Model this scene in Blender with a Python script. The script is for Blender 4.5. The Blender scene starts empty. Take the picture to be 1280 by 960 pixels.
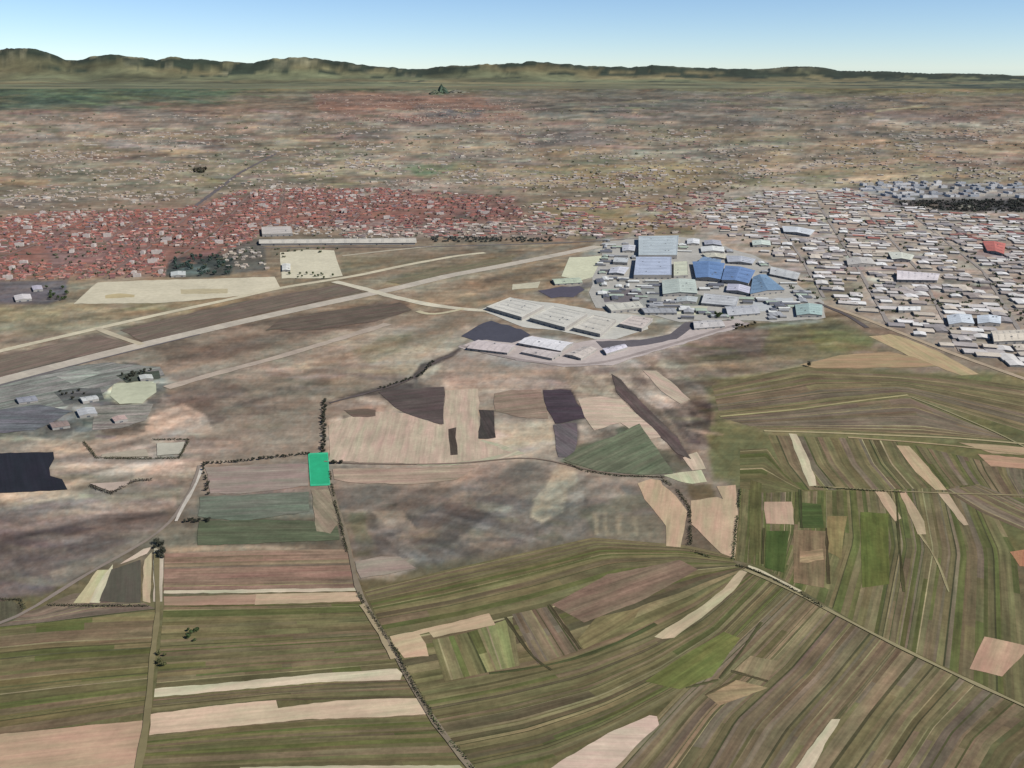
import bpy, math, random
import numpy as np
from mathutils import Vector
random.seed(7); rng = np.random.default_rng(11)
S = bpy.context.scene; C = S.collection
PI = math.pi; R = math.radians

# ------------------------------------------------------------------ camera geometry
H = 700.0; F = 1108.0; V0 = 85.0
PITCH = math.atan((480-V0)/F)
cp, sp = math.cos(PITCH), math.sin(PITCH)
def G(u, v):
    """ground point (x, y) where the line of sight of photo position (u, v) meets the plain"""
    a = (u-640)/F; b = (v-480)/F
    dy = cp - b*sp; dz = -sp - b*cp
    t = H/(-dz)
    return (a*t, dy*t)
def Gn(u, v):
    a = (u-640)/F; b = (v-480)/F
    t = H/(sp + b*cp)
    return a*t, (cp - b*sp)*t
def pix(x, y, z=0.0):
    zc = y*cp + (H-z)*sp; yc = y*sp - (H-z)*cp
    return 640 + F*x/zc, 480 - F*yc/zc
def mpp(v):                                   # metres per photo pixel, across
    return (H/(sp + (v-480)/F*cp))/F

KALB = 1.75
def lin(c):
    return tuple((((x/255+0.055)/1.055)**2.4 if x > 10 else x/255/12.92)/KALB for x in c)
def lin4(c): return (*lin(c), 1.0)

# ------------------------------------------------------------------ helpers
def tag(o, label=None, cat=None, group=None, kind=None):
    if label: o['label'] = label
    if cat: o['category'] = cat
    if group: o['group'] = group
    if kind: o['kind'] = kind
    return o
def empty(name, loc):
    o = bpy.data.objects.new(name, None); o.empty_display_size = 1; C.objects.link(o); o.location = loc
    return o
def mesh_data(name, verts, faces, cols, mat, uvs=None, mottle=1.0):
    me = bpy.data.meshes.new(name); me.from_pydata(verts, [], faces); me.update()
    at = me.attributes.new('Col', 'FLOAT_COLOR', 'FACE')
    at.data.foreach_set('color', np.array(cols, dtype=np.float32).ravel())
    if uvs is not None:
        mo = me.attributes.new('mottle', 'FLOAT', 'FACE'); mo.data.foreach_set('value', np.full(len(faces), mottle, dtype=np.float32))
        l = me.uv_layers.new(name='UVMap')
        idx = np.zeros(len(me.loops), dtype=np.int32); me.loops.foreach_get('vertex_index', idx)
        l.data.foreach_set('uv', np.array(uvs, dtype=np.float32)[idx].ravel())
    me.materials.append(mat)
    return me
def obj(name, me, parent=None, loc=(0,0,0), rz=0):
    o = bpy.data.objects.new(name, me); C.objects.link(o)
    o.location = loc; o.rotation_euler = (0,0,rz)
    if parent: o.parent = parent
    return o
def jit(c, a):
    k = 1 + random.uniform(-a, a)
    return tuple(max(0, min(255, x*k + random.uniform(-a, a)*18)) for x in c)

# ------------------------------------------------------------------ materials
def newmat(name):
    m = bpy.data.materials.new(name); m.use_nodes = True
    n = m.node_tree.nodes; l = m.node_tree.links
    return m, n, l, n['Principled BSDF']
def add(n, t, **kw):
    x = n.new(t)
    for k, v in kw.items(): setattr(x, k, v)
    return x
def mathn(n, l, op, a, b, clamp=False):
    x = n.new('ShaderNodeMath'); x.operation = op; x.use_clamp = clamp
    for i, s in enumerate((a, b)):
        if hasattr(s, 'links'): l.new(s, x.inputs[i])
        else: x.inputs[i].default_value = s
    return x.outputs[0]
def noise(n, l, vec, scale, detail=4, rough=.6):
    x = n.new('ShaderNodeTexNoise'); x.inputs['Scale'].default_value = scale
    x.inputs['Detail'].default_value = detail; x.inputs['Roughness'].default_value = rough
    l.new(vec, x.inputs['Vector']); return x.outputs['Fac']
def mapping(n, l, vec, scale, rot=0):
    x = n.new('ShaderNodeMapping'); x.inputs['Scale'].default_value = scale
    x.inputs['Rotation'].default_value = (0,0,rot); l.new(vec, x.inputs['Vector']); return x.outputs[0]
def ramp(n, l, fac, lo, hi, a=.3, b=.7):
    x = n.new('ShaderNodeMapRange'); x.inputs[1].default_value = a; x.inputs[2].default_value = b
    x.inputs[3].default_value = lo; x.inputs[4].default_value = hi
    l.new(fac, x.inputs[0]); return x.outputs[0]
def tint(n, l, col, fac, a, b):
    """multiply col by a colour running from a to b with fac"""
    m = n.new('ShaderNodeMix'); m.data_type = 'RGBA'; l.new(fac, m.inputs[0])
    m.inputs[6].default_value = (*a, 1); m.inputs[7].default_value = (*b, 1)
    x = n.new('ShaderNodeMix'); x.data_type = 'RGBA'; x.blend_type = 'MULTIPLY'; x.inputs[0].default_value = 1
    l.new(col, x.inputs[6]); l.new(m.outputs[2], x.inputs[7]); return x.outputs[2]
def scale_col(n, l, col, fac):
    x = n.new('ShaderNodeVectorMath'); x.operation = 'SCALE'
    l.new(col, x.inputs[0]); l.new(fac, x.inputs['Scale']); return x.outputs[0]

def make_ground_mat():
    m, n, l, p = newmat('plain_soil')
    col = add(n, 'ShaderNodeAttribute', attribute_name='Col').outputs['Color']
    pos = n.new('ShaderNodeNewGeometry').outputs['Position']
    n0 = noise(n, l, pos, 1/1700, 5, .6)
    n1 = noise(n, l, pos, 1/420, 7, .62)
    n2 = noise(n, l, pos, 1/55, 5, .65)
    st = noise(n, l, mapping(n, l, pos, (1/340, 1/38, 1), R(-32)), 1, 5, .6)
    n3 = noise(n, l, pos, 1/9, 3, .7)
    f = mathn(n, l, 'MULTIPLY', ramp(n, l, n1, .78, 1.22), ramp(n, l, n2, .80, 1.2))
    f = mathn(n, l, 'MULTIPLY', f, ramp(n, l, n0, .84, 1.16))
    f = mathn(n, l, 'MULTIPLY', f, ramp(n, l, st, .80, 1.2))
    f = mathn(n, l, 'MULTIPLY', f, ramp(n, l, n3, .9, 1.1))
    c = scale_col(n, l, col, f)
    c = tint(n, l, c, ramp(n, l, noise(n, l, pos, 1/170, 4), 0, 1), (1.1,.97,.90), (.93,1.03,.98))
    l.new(c, p.inputs['Base Color']); p.inputs['Roughness'].default_value = 1
    p.inputs['Specular IOR Level'].default_value = .1
    return m
def make_field_mat():
    m, n, l, p = newmat('farmland')
    col = add(n, 'ShaderNodeAttribute', attribute_name='Col').outputs['Color']
    pos = n.new('ShaderNodeNewGeometry').outputs['Position']
    uv = add(n, 'ShaderNodeUVMap', uv_map='UVMap').outputs[0]
    r1 = noise(n, l, mapping(n, l, uv, (1/240, 1/13, 1)), 1, 5, .65)
    r2 = noise(n, l, mapping(n, l, uv, (1/110, 1/4.5, 1)), 1, 3, .6)
    b1 = noise(n, l, pos, 1/70, 5, .65)
    b2 = noise(n, l, pos, 1/7, 4, .7)
    b3 = noise(n, l, mapping(n, l, uv, (1/60, 1/20, 1)), 1, 4, .65)
    f = mathn(n, l, 'MULTIPLY', ramp(n, l, r1, .72, 1.28), ramp(n, l, b1, .78, 1.22))
    f = mathn(n, l, 'MULTIPLY', f, ramp(n, l, r2, .82, 1.18))
    f = mathn(n, l, 'MULTIPLY', f, ramp(n, l, b2, .86, 1.14))
    f = mathn(n, l, 'MULTIPLY', f, ramp(n, l, b3, .80, 1.2))
    amt = add(n, 'ShaderNodeAttribute', attribute_name='mottle').outputs['Fac']
    f = mathn(n, l, 'ADD', mathn(n, l, 'MULTIPLY', mathn(n, l, 'SUBTRACT', f, 1.0), amt), 1.0)
    c = scale_col(n, l, col, f)
    c = tint(n, l, c, ramp(n, l, noise(n, l, mapping(n, l, uv, (1/120, 1/22, 1)), 1, 4), 0, 1), (1.12,.98,.98), (.90,1.02,.90))
    l.new(c, p.inputs['Base Color']); p.inputs['Roughness'].default_value = 1
    p.inputs['Specular IOR Level'].default_value = .1
    return m
def make_plain_mat(name, rough=.85, amp=.12, sc=1/6):
    m, n, l, p = newmat(name)
    col = add(n, 'ShaderNodeAttribute', attribute_name='Col').outputs['Color']
    pos = n.new('ShaderNodeNewGeometry').outputs['Position']
    f = mathn(n, l, 'MULTIPLY', ramp(n, l, noise(n, l, pos, sc, 5, .65), 1-amp, 1+amp), ramp(n, l, noise(n, l, pos, sc/8, 3), 1-amp, 1+amp))
    l.new(scale_col(n, l, col, f), p.inputs['Base Color']); p.inputs['Roughness'].default_value = rough
    p.inputs['Specular IOR Level'].default_value = .25
    return m
M_ground = make_ground_mat(); M_field = make_field_mat()
M_wall = make_plain_mat('painted_masonry', .85, .1)
M_roof = make_plain_mat('weathered_roofing', .75, .13)
M_paving = make_plain_mat('worn_paving', .9, .10, 1/14)
M_leaf = make_plain_mat('leaves', .9, .25, 1/2.5)
M_hill = make_plain_mat('hill_cover', 1, .22, 1/500)
M_metal = make_plain_mat('weathered_metal', .6, .08)

# ------------------------------------------------------------------ smooth noise in numpy
def vnoise(x, y, seed=0):
    g = np.random.default_rng(seed).random((256, 256))
    xi = np.floor(x).astype(int); yi = np.floor(y).astype(int)
    fx = x-xi; fy = y-yi; fx = fx*fx*(3-2*fx); fy = fy*fy*(3-2*fy)
    a = g[xi%256, yi%256]; b = g[(xi+1)%256, yi%256]; c = g[xi%256, (yi+1)%256]; d = g[(xi+1)%256, (yi+1)%256]
    return (a*(1-fx)+b*fx)*(1-fy) + (c*(1-fx)+d*fx)*fy - .5
def fbm(x, y, seed=0, o=4):
    s = 0; a = 1
    for k in range(o): s = s + a*vnoise(x*2**k, y*2**k, seed+k); a *= .55
    return s

def inpoly(x, y, poly):
    ins = False; n = len(poly)
    for i in range(n):
        x0,y0 = poly[i]; x1,y1 = poly[(i+1)%n]
        if (y0 > y) != (y1 > y) and x < (x1-x0)*(y-y0)/(y1-y0)+x0: ins = not ins
    return ins
# ------------------------------------------------------------------ land cover of the plain
BANDS = [(85,(112,112,88)),(100,(108,109,82)),(108,(106,107,82)),(114,(112,108,88)),(122,(122,113,97)),(132,(126,113,98)),(150,(131,117,102)),
 (170,(137,121,102)),(190,(138,124,103)),(212,(137,126,103)),(230,(133,123,104)),(260,(136,121,106)),(300,(138,125,109)),(350,(140,127,108)),
 (420,(136,120,104)),(470,(142,126,112)),(540,(152,136,120)),(600,(142,127,114)),(660,(116,106,92)),(720,(110,101,78)),(800,(106,102,72)),(960,(104,100,70))]
P = lambda *a: [(a[i], a[i+1]) for i in range(0, len(a), 2)]
# (softness in photo pixels, strength, colour, outline)
COVER = [
 # far plain
 (5,.95,(84,98,76),P(-200,82,300,88,340,100,280,122,-200,140)),
 (4,.8,(74,86,72),P(-200,120,140,121,130,137,-200,139)),
 (3,.6,(70,84,66),P(60,108,250,107,300,113,120,116)),
 (5,.7,(94,102,74),P(330,86,620,92,620,104,330,106)),
 (3,.5,(80,90,62),P(400,96,560,97,540,101,410,100)),
 (3,.6,(128,124,92),P(290,107,470,104,520,109,330,113)),
 (3,.5,(122,122,96),P(120,97,260,94,300,98,150,101)),
 (5,.7,(126,120,88),P(830,97,1500,98,1500,117,830,117)),
 (3,.7,(144,118,94),P(1030,100,1180,98,1210,103,1050,108)),
 (3,.5,(118,124,86),P(1210,102,1290,101,1290,112,1220,112)),
 (5,.8,(138,108,94),P(390,116,610,118,660,150,560,160,400,150)),
 (4,.7,(118,112,102),P(600,112,960,113,1080,125,1090,148,900,158,700,152,610,130)),
 (4,.5,(104,100,94),P(700,128,900,130,960,150,760,150)),
 (3,.6,(94,88,82),P(900,154,990,155,980,161,910,160)),
 (6,.6,(142,122,108),P(-200,140,380,138,390,165,200,172,-200,175)),
 (4,.5,(160,142,124),P(-200,164,60,163,70,172,-200,174)),
 (6,.7,(146,129,96),P(70,168,290,166,330,190,260,202,90,192)),
 (5,.6,(128,124,98),P(280,180,440,176,440,226,200,236,240,208)),
 (4,.7,(172,158,126),P(370,195,500,194,500,217,360,218)),
 (3,.5,(168,155,128),P(500,166,620,164,640,186,510,186)),
 (3,.6,(106,101,104),P(640,165,730,160,780,178,660,186)),
 (3,.9,(112,130,96),P(508,207,600,203,608,222,524,224)),
 (3,.5,(92,110,80),P(515,212,560,211,555,218,518,218)),
 (5,.8,(148,130,92),P(600,208,860,206,900,215,860,238,640,234)),
 (4,.5,(150,132,96),P(960,186,1100,178,1290,176,1290,226,1050,224,900,205)),
 (5,.5,(140,120,94),P(1080,160,1300,160,1300,200,1100,195)),
 (3,.6,(176,162,140),P(1100,154,1300,150,1300,160,1110,162)),
 (5,.5,(122,116,98),P(0,205,200,206,200,240,0,242)),
 (5,.5,(126,115,106),P(760,180,960,180,960,200,780,202)),
 (5,.7,(146,130,98),P(950,210,1060,212,1060,250,960,248)),
 # the red town and the grey industrial quarter
 (8,.9,(138,100,92),P(-300,295,60,268,230,262,310,238,480,238,640,248,655,272,560,288,330,282,285,312,200,345,-300,350)),
 (6,.5,(128,108,110),P(60,290,180,290,190,330,60,335)),
 (5,.7,(138,124,120),P(430,275,560,278,690,282,690,298,430,296)),
 (4,.8,(150,135,105),P(660,250,860,248,890,268,760,296,700,296,680,270)),
 (4,.5,(160,140,108),P(780,282,880,278,880,290,800,296)),
 (8,.9,(174,163,152),P(860,240,1060,232,1500,265,1500,460,1190,440,1045,384,1010,370,880,310)),
 (3,.9,(120,120,122),P(1050,232,1150,228,1500,232,1500,250,1120,250)),
 (3,.95,(72,70,68),P(1118,251,1190,249,1500,247,1500,268,1190,264,1130,262)),
 (4,.6,(98,98,86),P(1160,264,1240,266,1240,280,1180,276)),
 (4,.6,(150,112,104),P(1215,300,1290,304,1290,328,1225,322)),
 (4,.6,(108,112,90),P(1010,350,1080,352,1070,376,1000,376)),
 # airfield
 (5,.7,(140,128,104),P(-200,385,100,380,330,368,300,380,120,412,-200,446)),
 (3,.7,(158,146,112),P(-100,386,80,388,70,404,-100,412)),
 (3,.7,(126,118,92),P(0,404,60,402,110,395,200,372,230,374,120,402,40,416)),
 (3,.6,(164,156,130),P(60,408,180,392,190,396,90,420)),
 (2.5,.9,(118,101,90),P(-200,480,0,443,122,418,168,432,40,462,-200,520)),
 (2.5,.5,(96,86,72),P(70,425,130,418,160,430,130,430)),
 (2.5,.9,(112,98,84),P(146,412,290,380,425,356,458,365,330,392,180,429)),
 (2.5,.6,(92,84,68),P(150,411,210,398,250,404,180,422)),
 (2.5,.85,(124,114,94),P(424,322,560,318,520,329,450,345,428,348)),
 (2.5,.9,(122,116,92),P(480,353,570,331,645,318,640,328,506,359)),
 (2.5,.6,(104,104,80),P(500,344,570,332,590,338,520,352)),
 (2.5,.9,(130,117,100),P(512,364,640,340,700,326,715,330,690,346,620,376,560,378)),
 (3,.6,(112,102,88),P(600,350,690,330,700,340,620,360)),
 (3,.7,(150,140,124),P(540,305,690,304,690,309,540,310)),
 (4,.9,(118,100,87),P(190,430,330,400,500,374,520,388,440,412,300,445,210,455)),
 (3,.8,(96,84,74),P(350,397,500,379,515,388,440,411,330,413,300,405)),
 (3,.6,(150,133,116),P(220,420,330,404,350,410,250,432)),
 (4,.8,(148,133,114),P(400,420,500,405,590,402,560,430,470,480,420,500,350,498)),
 (3,.7,(168,152,128),P(478,455,560,415,590,405,600,410,560,440,510,470)),
 (3,.6,(120,118,88),P(440,440,490,418,520,414,500,440,460,455)),
 (3,.8,(112,96,86),P(210,500,280,478,330,480,260,505)),
 (4,.7,(126,108,97),P(230,485,420,465,410,500,330,520,250,520)),
 (3,.6,(158,140,122),P(290,478,380,466,400,474,320,490)),
 (3,.6,(162,142,122),P(330,500,400,486,400,505,340,515)),
 (4,.9,(174,151,133),P(186,515,225,505,262,520,268,540,200,552,184,540)),
 # farmyard and the ground below it
 (6,.95,(124,123,114),P(-200,475,60,462,170,455,212,470,205,500,180,540,100,552,-200,548)),
 (4,.6,(104,104,102),P(-50,490,120,486,130,530,20,540,-50,540)),
 (4,.6,(98,102,84),P(60,480,125,478,120,500,70,502)),
 (4,.7,(140,142,132),P(60,464,130,460,120,475,40,480)),
 (2,.9,(182,182,152),P(140,480,192,476,198,488,178,505,150,506,130,498)),
 (4,.8,(160,142,127),P(-200,548,120,548,250,535,262,560,245,600,180,640,70,632,66,600,-200,620)),
 (3,.6,(188,162,132),P(-50,620,85,612,90,600,120,606,110,622,20,634,-50,640)),
 (3,.6,(140,134,112),P(130,622,225,606,225,625,150,640)),
 (5,.95,(120,106,101),P(-200,640,60,634,200,632,214,650,150,690,60,740,-200,790)),
 (4,.6,(104,90,88),P(-50,680,60,668,70,690,-50,702)),
 (4,.5,(136,122,116),P(20,650,120,642,110,660,10,668)),
 (4,.5,(104,92,86),P(120,660,190,642,190,656,120,690)),
 # pale plateau in the middle
 (4,.9,(184,163,144),P(408,525,500,505,540,528,555,478,690,480,700,560,640,574,560,583,414,580)),
 (4,.8,(152,133,120),P(555,448,880,450,820,480,690,484,560,484)),
 (4,.6,(172,152,136),P(600,466,690,462,680,480,610,482)),
 (4,.7,(134,117,107),P(600,490,680,488,682,524,618,520)),
 (3,.7,(192,175,148),P(560,520,590,512,595,550,570,556)),
 (3,.7,(188,170,142),P(618,530,690,524,694,560,630,556)),
 (3,.8,(96,88,84),P(470,484,520,476,555,488,553,530,510,522,490,505)),
 (2,.8,(78,72,74),P(500,492,553,486,552,530,535,528)),
 (2,.8,(86,76,70),P(428,516,470,512,470,523,428,525)),
 (3,.7,(180,158,140),P(420,504,470,496,480,506,430,516)),
 (1.5,.92,(72,66,64),P(600,513,617,513,619,548,599,548)),
 (2,.6,(128,118,104),P(604,528,616,528,615,538,603,538)),
 (1.5,.92,(82,72,68),P(561,536,570,535,571,569,562,570)),
 (2.5,.92,(80,70,78),P(678,488,710,488,722,505,737,523,722,527,712,525,690,522)),
 (4,.85,(104,98,104),P(690,520,722,526,722,560,712,574,696,574)),
 (3,.8,(196,176,158),P(716,500,770,500,790,530,760,540,726,550,722,532)),
 (4,.8,(150,132,118),P(720,470,790,470,830,500,770,512,718,492)),
 (3,.9,(108,112,94),P(700,575,730,556,770,545,800,532,830,560,850,592,800,596,740,590)),
 (3,.7,(88,100,80),P(768,538,790,528,800,546,780,556)),
 (3,.8,(96,92,74),P(808,560,840,556,862,585,850,592,828,594)),
 (2.5,.85,(96,80,82),P(766,474,776,476,806,512,820,528,860,570,850,575,800,520,775,500)),
 (2.5,.8,(194,172,152),P(788,516,806,522,838,552,834,562,806,556)),
 (2.5,.7,(176,154,140),P(808,482,830,480,862,505,858,510,830,505)),
 (2.5,.8,(186,166,142),P(858,545,870,545,880,568,870,572)),
 (5,.8,(110,98,92),P(830,490,890,500,890,560,870,560)),
 (4,.8,(150,132,124),P(255,583,384,580,384,610,310,620,262,618)),
 (4,.8,(158,138,122),P(416,590,570,584,640,576,600,612,520,640,430,640)),
 (4,.8,(108,116,104),P(248,620,310,618,410,613,412,648,300,655,246,648)),
 (4,.85,(90,96,78),P(246,650,330,648,420,655,425,676,340,680,244,680)),
 (3,.5,(150,146,120),P(262,628,300,626,300,640,270,646)),
 (3,.8,(146,132,116),P(388,612,412,610,425,650,415,668,395,664)),
 (5,.9,(116,108,99),P(440,660,520,632,600,600,660,576,700,594,750,640,730,668,640,690,450,722)),
 (4,.7,(96,92,88),P(460,640,640,640,660,680,560,690,470,680)),
 (3,.7,(96,102,76),P(438,640,455,640,470,690,445,696)),
 (3,.6,(150,138,126),P(464,642,490,640,500,660,480,664)),
 (4,.8,(170,154,128),P(664,640,676,612,700,580,722,590,716,610,690,640)),
 (4,.8,(158,136,120),P(728,592,800,598,790,630,740,630)),
 (4,.7,(100,104,86),P(770,620,800,610,830,660,830,672,740,668,730,640)),
 (3,.9,(146,134,122),P(442,702,500,694,520,712,450,726)),
 (4,.7,(150,130,120),P(205,684,330,682,420,690,440,735,205,742)),
 (3,.6,(182,162,130),P(205,684,380,682,350,690,210,692)),
 (3,.6,(146,110,98),P(215,702,300,696,350,712,280,728,220,722)),
 # fields to the right of the works
 (5,.9,(122,108,96),P(860,405,950,405,1000,420,1000,440,900,470,880,470,850,440)),
 (5,.9,(118,112,86),P(940,400,1040,395,1100,425,1050,450,960,450)),
 (3,.6,(112,116,74),P(1010,410,1090,420,1090,438,1020,440)),
 (3,.7,(138,125,108),P(860,442,1010,446,1000,460,870,460)),
 (3,.6,(106,94,84),P(860,462,980,460,960,470,880,476)),
 (3,.6,(158,144,116),P(920,468,985,462,985,468,900,480)),
 (6,.95,(116,112,80),P(880,480,1010,455,1180,468,1230,462,1400,480,1400,580,960,540,900,540)),
 (4,.6,(96,104,68),P(1160,468,1240,470,1240,486,1170,486)),
 (4,.6,(120,108,86),P(960,510,1120,500,1140,520,1120,532,980,532)),
 (4,.6,(104,108,70),P(1180,520,1400,530,1400,550,1200,545)),
 (6,.95,(108,108,72),P(880,530,960,540,1400,560,1400,700,940,720,920,600,890,600)),
 (5,.7,(108,108,78),P(885,530,960,545,990,610,930,620,890,590)),
 (4,.8,(104,90,60),P(858,604,885,604,895,625,865,625)),
 # works grounds
 (4,.95,(156,153,143),P(745,300,880,296,1030,370,1030,400,940,412,860,410,760,400,700,350)),
 (3,.8,(120,118,104),P(720,356,760,356,850,374,850,388,740,382)),
 (3,.8,(134,150,122),P(800,362,860,360,860,380,820,384,800,372)),
 (3,.9,(74,72,80),P(672,364,712,357,730,358,722,370,690,372)),
 (4,.8,(150,140,134),P(570,428,660,450,760,452,870,420,920,405,940,414,860,440,760,466,660,462,560,442)),
 (3,.8,(104,96,94),P(744,428,836,420,862,402,885,402,880,412,840,432,780,436)),
 (3,.7,(126,110,102),P(820,425,900,410,960,412,950,440,880,444)),
 # second pass: smaller, sharper patches of soil and stubble
 (2.5,.8,(116,98,88),P(197,492,240,484,282,524,262,534)),
 (2,.9,(170,157,140),P(508,470,528,448,582,406,600,408,575,432,536,474)),
 (1.5,.95,(74,66,66),P(514,472,526,455,560,442,574,434,576,438,562,448,532,462,520,476)),
 (1.5,.85,(84,74,72),P(400,503,468,485,516,479,516,486,470,493,404,508)),
 (2,.9,(82,74,76),P(474,494,516,488,556,484,554,529,530,524,502,516)),
 (1.5,.9,(104,90,80),P(434,512,470,511,470,521,436,523)),
 (2,.8,(150,134,124),P(414,500,470,494,480,506,420,514)),
 (2.5,.8,(196,176,154),P(412,526,500,518,550,532,560,500,596,500,598,552,560,572,420,574)),
 (2,.85,(172,150,132),P(556,500,640,486,676,488,676,506,620,512,560,520)),
 (2,.7,(126,108,98),P(612,496,676,490,682,520,640,520,618,508)),
 (1.5,.95,(64,58,68),P(676,487,714,487,722,504,738,522,716,527,696,530,684,512)),
 (2,.8,(96,88,92),P(692,530,720,528,722,552,716,572,698,572)),
 (2,.85,(206,188,168),P(722,498,768,494,800,520,834,546,836,556,806,552,776,526,740,538)),
 (1.5,.9,(86,74,74),P(764,466,778,474,806,508,846,546,862,572,846,566,800,520,768,490)),
 (1.5,.85,(188,170,156),P(803,462,820,464,862,500,852,506,826,488)),
 (2,.85,(196,178,164),P(770,470,786,468,830,500,848,520,834,520,800,496)),
 (2,.85,(84,74,70),P(860,510,890,503,888,540,870,548)),
 (2,.8,(104,92,88),P(826,506,850,512,880,560,862,562)),
 (2.5,.8,(102,112,90),P(702,576,722,560,764,548,800,530,818,560,842,592,800,594,742,588)),
 (1.5,.6,(82,94,74),P(770,536,796,530,800,548,776,552)),
 (2.5,.75,(104,98,97),P(460,690,500,655,600,610,672,628,690,660,640,684,540,704)),
 (1.5,.7,(140,134,128),P(535,642,548,640,672,673,664,678)),
 (1.5,.7,(134,128,124),P(480,672,500,668,540,700,520,704)),
 (2,.8,(172,154,136),P(466,640,500,634,522,664,486,662)),
 (2,.8,(168,156,134),P(663,646,672,618,692,596,714,604,704,640,678,654)),
 (2,.7,(150,142,130),P(708,610,728,604,732,630,712,640)),
 (2,.7,(124,118,100),P(738,640,826,644,832,676,744,670)),
 (1.2,.6,(160,148,118),P(742,642,747,642,748,668,743,668)),(1.2,.6,(160,148,118),P(754,642,758,642,760,670,755,670)),
 (1.2,.6,(158,146,118),P(770,644,776,644,776,668,771,668)),(1.2,.5,(156,146,118),P(790,646,795,646,798,670,792,670)),
 (1.5,.85,(158,146,136),P(444,702,498,698,520,712,450,722)),
 (2,.8,(126,112,104),P(416,612,470,606,540,612,620,600,600,616,500,640,430,636)),
 (2,.7,(168,146,130),P(420,590,520,588,600,584,560,600,440,606)),
 (1.5,.8,(96,86,92),P(-40,664,60,656,120,660,60,672,-40,676)),
 (1.5,.7,(152,136,128),P(20,640,120,636,160,640,60,648)),
 (2,.8,(92,82,82),P(20,690,70,676,110,680,60,700,20,704)),
 (2,.7,(150,136,120),P(60,716,130,690,180,670,170,684,110,714,70,732)),
 (1.5,.7,(158,140,126),P(66,640,150,628,220,620,220,632,150,642)),
 (2,.8,(200,176,148),P(0,614,86,606,96,618,60,626,0,632)),
 (2,.8,(182,160,146),P(66,566,110,574,230,578,232,590,150,596,90,590)),
 (1.5,.8,(76,82,70),P(146,470,196,464,200,474,160,478)),
 (1.5,.75,(84,86,78),P(70,488,118,484,124,498,80,502)),
 (1.5,.6,(166,168,160),P(20,470,90,458,110,460,30,480)),
 (1.5,.6,(88,90,98),P(-20,500,60,498,70,508,-20,520)),
 (1.5,.6,(166,164,158),P(90,508,130,506,124,522,96,524)),
 (1.5,.6,(84,82,80),P(60,528,90,526,90,544,56,546)),
 (1.5,.6,(96,86,80),P(120,530,180,522,176,536,130,542)),
 (2,.8,(196,168,148),P(190,520,228,504,258,520,266,536,200,544,180,536)),
 (1.5,.8,(74,72,74),P(1100,252,1290,249,1290,266,1160,264)),
 (3,.95,(172,166,154),P(752,300,870,298,960,330,1030,378,1010,400,930,404,860,402,760,396,736,360)),
 (3,.9,(168,158,150),P(572,432,600,420,680,420,750,426,820,420,862,404,920,402,936,408,860,430,762,458,700,460,640,450)),
 (1.5,.8,(96,90,92),P(744,428,800,426,838,420,858,404,892,404,884,411,860,412,842,424,800,432,750,434)),
 (1.5,.8,(60,74,66),P(884,394,920,392,928,398,900,402,886,400)),(1.5,.8,(70,76,72),P(913,406,944,404,944,412,914,413)),
 (1.5,.6,(110,104,106),P(770,366,800,364,820,370,800,378,772,376)),
 (1.5,.6,(90,92,100),P(726,352,790,350,790,356,728,360)),
 (1.5,.5,(120,132,112),P(868,356,900,366,892,376,862,372)),
 (1.5,.5,(196,196,170),P(866,372,900,376,890,392,866,386)),
 (2,.9,(66,76,76),P(206,346,212,326,232,320,286,318,294,328,288,344,250,347)),
 (1.5,.8,(104,120,118),P(224,338,240,330,262,334,256,342,232,344)),
 (2,.7,(92,96,96),P(280,300,330,298,334,338,292,342,286,320)),
 (1.5,.8,(62,76,60),P(354,342,372,342,372,347,354,347)),(1.5,.8,(62,76,60),P(392,343,412,342,412,349,394,349)),
 (2,.8,(92,90,100),P(-20,352,84,350,84,372,60,380,-20,380)),
]
# ploughing and drainage run in one direction over each tract: outline, direction (two photo points), length and breadth of the streaks in metres, strength
STREAKS = [
 (P(-100,360,760,300,740,345,560,420,210,560,190,520,-100,520), (0,478,460,368), 420, 34, .24),
 (P(410,640,560,585,700,580,780,600,760,670,640,690,450,726), (470,720,690,590), 200, 22, .28),
 (P(440,660,600,620,680,640,640,690,480,710), (500,640,640,690), 260, 20, .30),
 (P(-100,615,240,610,216,650,60,745,-100,790), (0,700,200,655), 240, 24, .34),
 (P(-100,450,215,450,230,540,250,600,-100,620), (0,520,200,480), 130, 30, .48),
 (P(820,396,1060,390,1040,470,900,540,860,540), (860,470,1000,452), 420, 30, .5),
 (P(690,440,900,450,900,600,720,590), (770,475,860,580), 240, 22, .42),
 (P(400,440,700,440,700,600,400,600), (420,520,560,505), 160, 26, .12),
 (P(560,280,1040,290,1040,410,600,460), (600,430,760,400), 90, 24, .22),
 (P(0,560,260,560,430,580,430,690,200,700), (255,640,420,640), 200, 20, .32),
 (P(200,680,446,680,446,745,200,745), (205,700,440,698), 300, 14, .3),
]
def blobs(poly, n, pal, wr, hr, soft, st, seed):
    r = random.Random(seed); xs = [p[0] for p in poly]; ys = [p[1] for p in poly]; out = []
    while len(out) < n:
        u, v = r.uniform(min(xs), max(xs)), r.uniform(min(ys), max(ys))
        if not inpoly(u, v, poly): continue
        w, h = r.uniform(*wr)/2, r.uniform(*hr)/2; sk = r.uniform(-.8,.8)*w; k = r.uniform(-.15,.15)
        c = r.choice(pal); c = tuple(max(0, min(255, q*(1+r.uniform(-.06,.06)))) for q in c)
        out.append((soft, st*r.uniform(.6,1), c, [(u-w+sk*.3, v-h-k*w), (u+w*.8+sk*.3, v-h*.8+k*w), (u+w-sk*.3, v+h*.6+k*w), (u-w*.2, v+h), (u-w*.9-sk*.3, v+h*.5-k*w)]))
    return out
YARDC = [(98,104,98),(84,86,84),(150,152,144),(166,168,156),(112,114,118),(120,124,106),(134,126,118),(74,78,74)]
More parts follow.
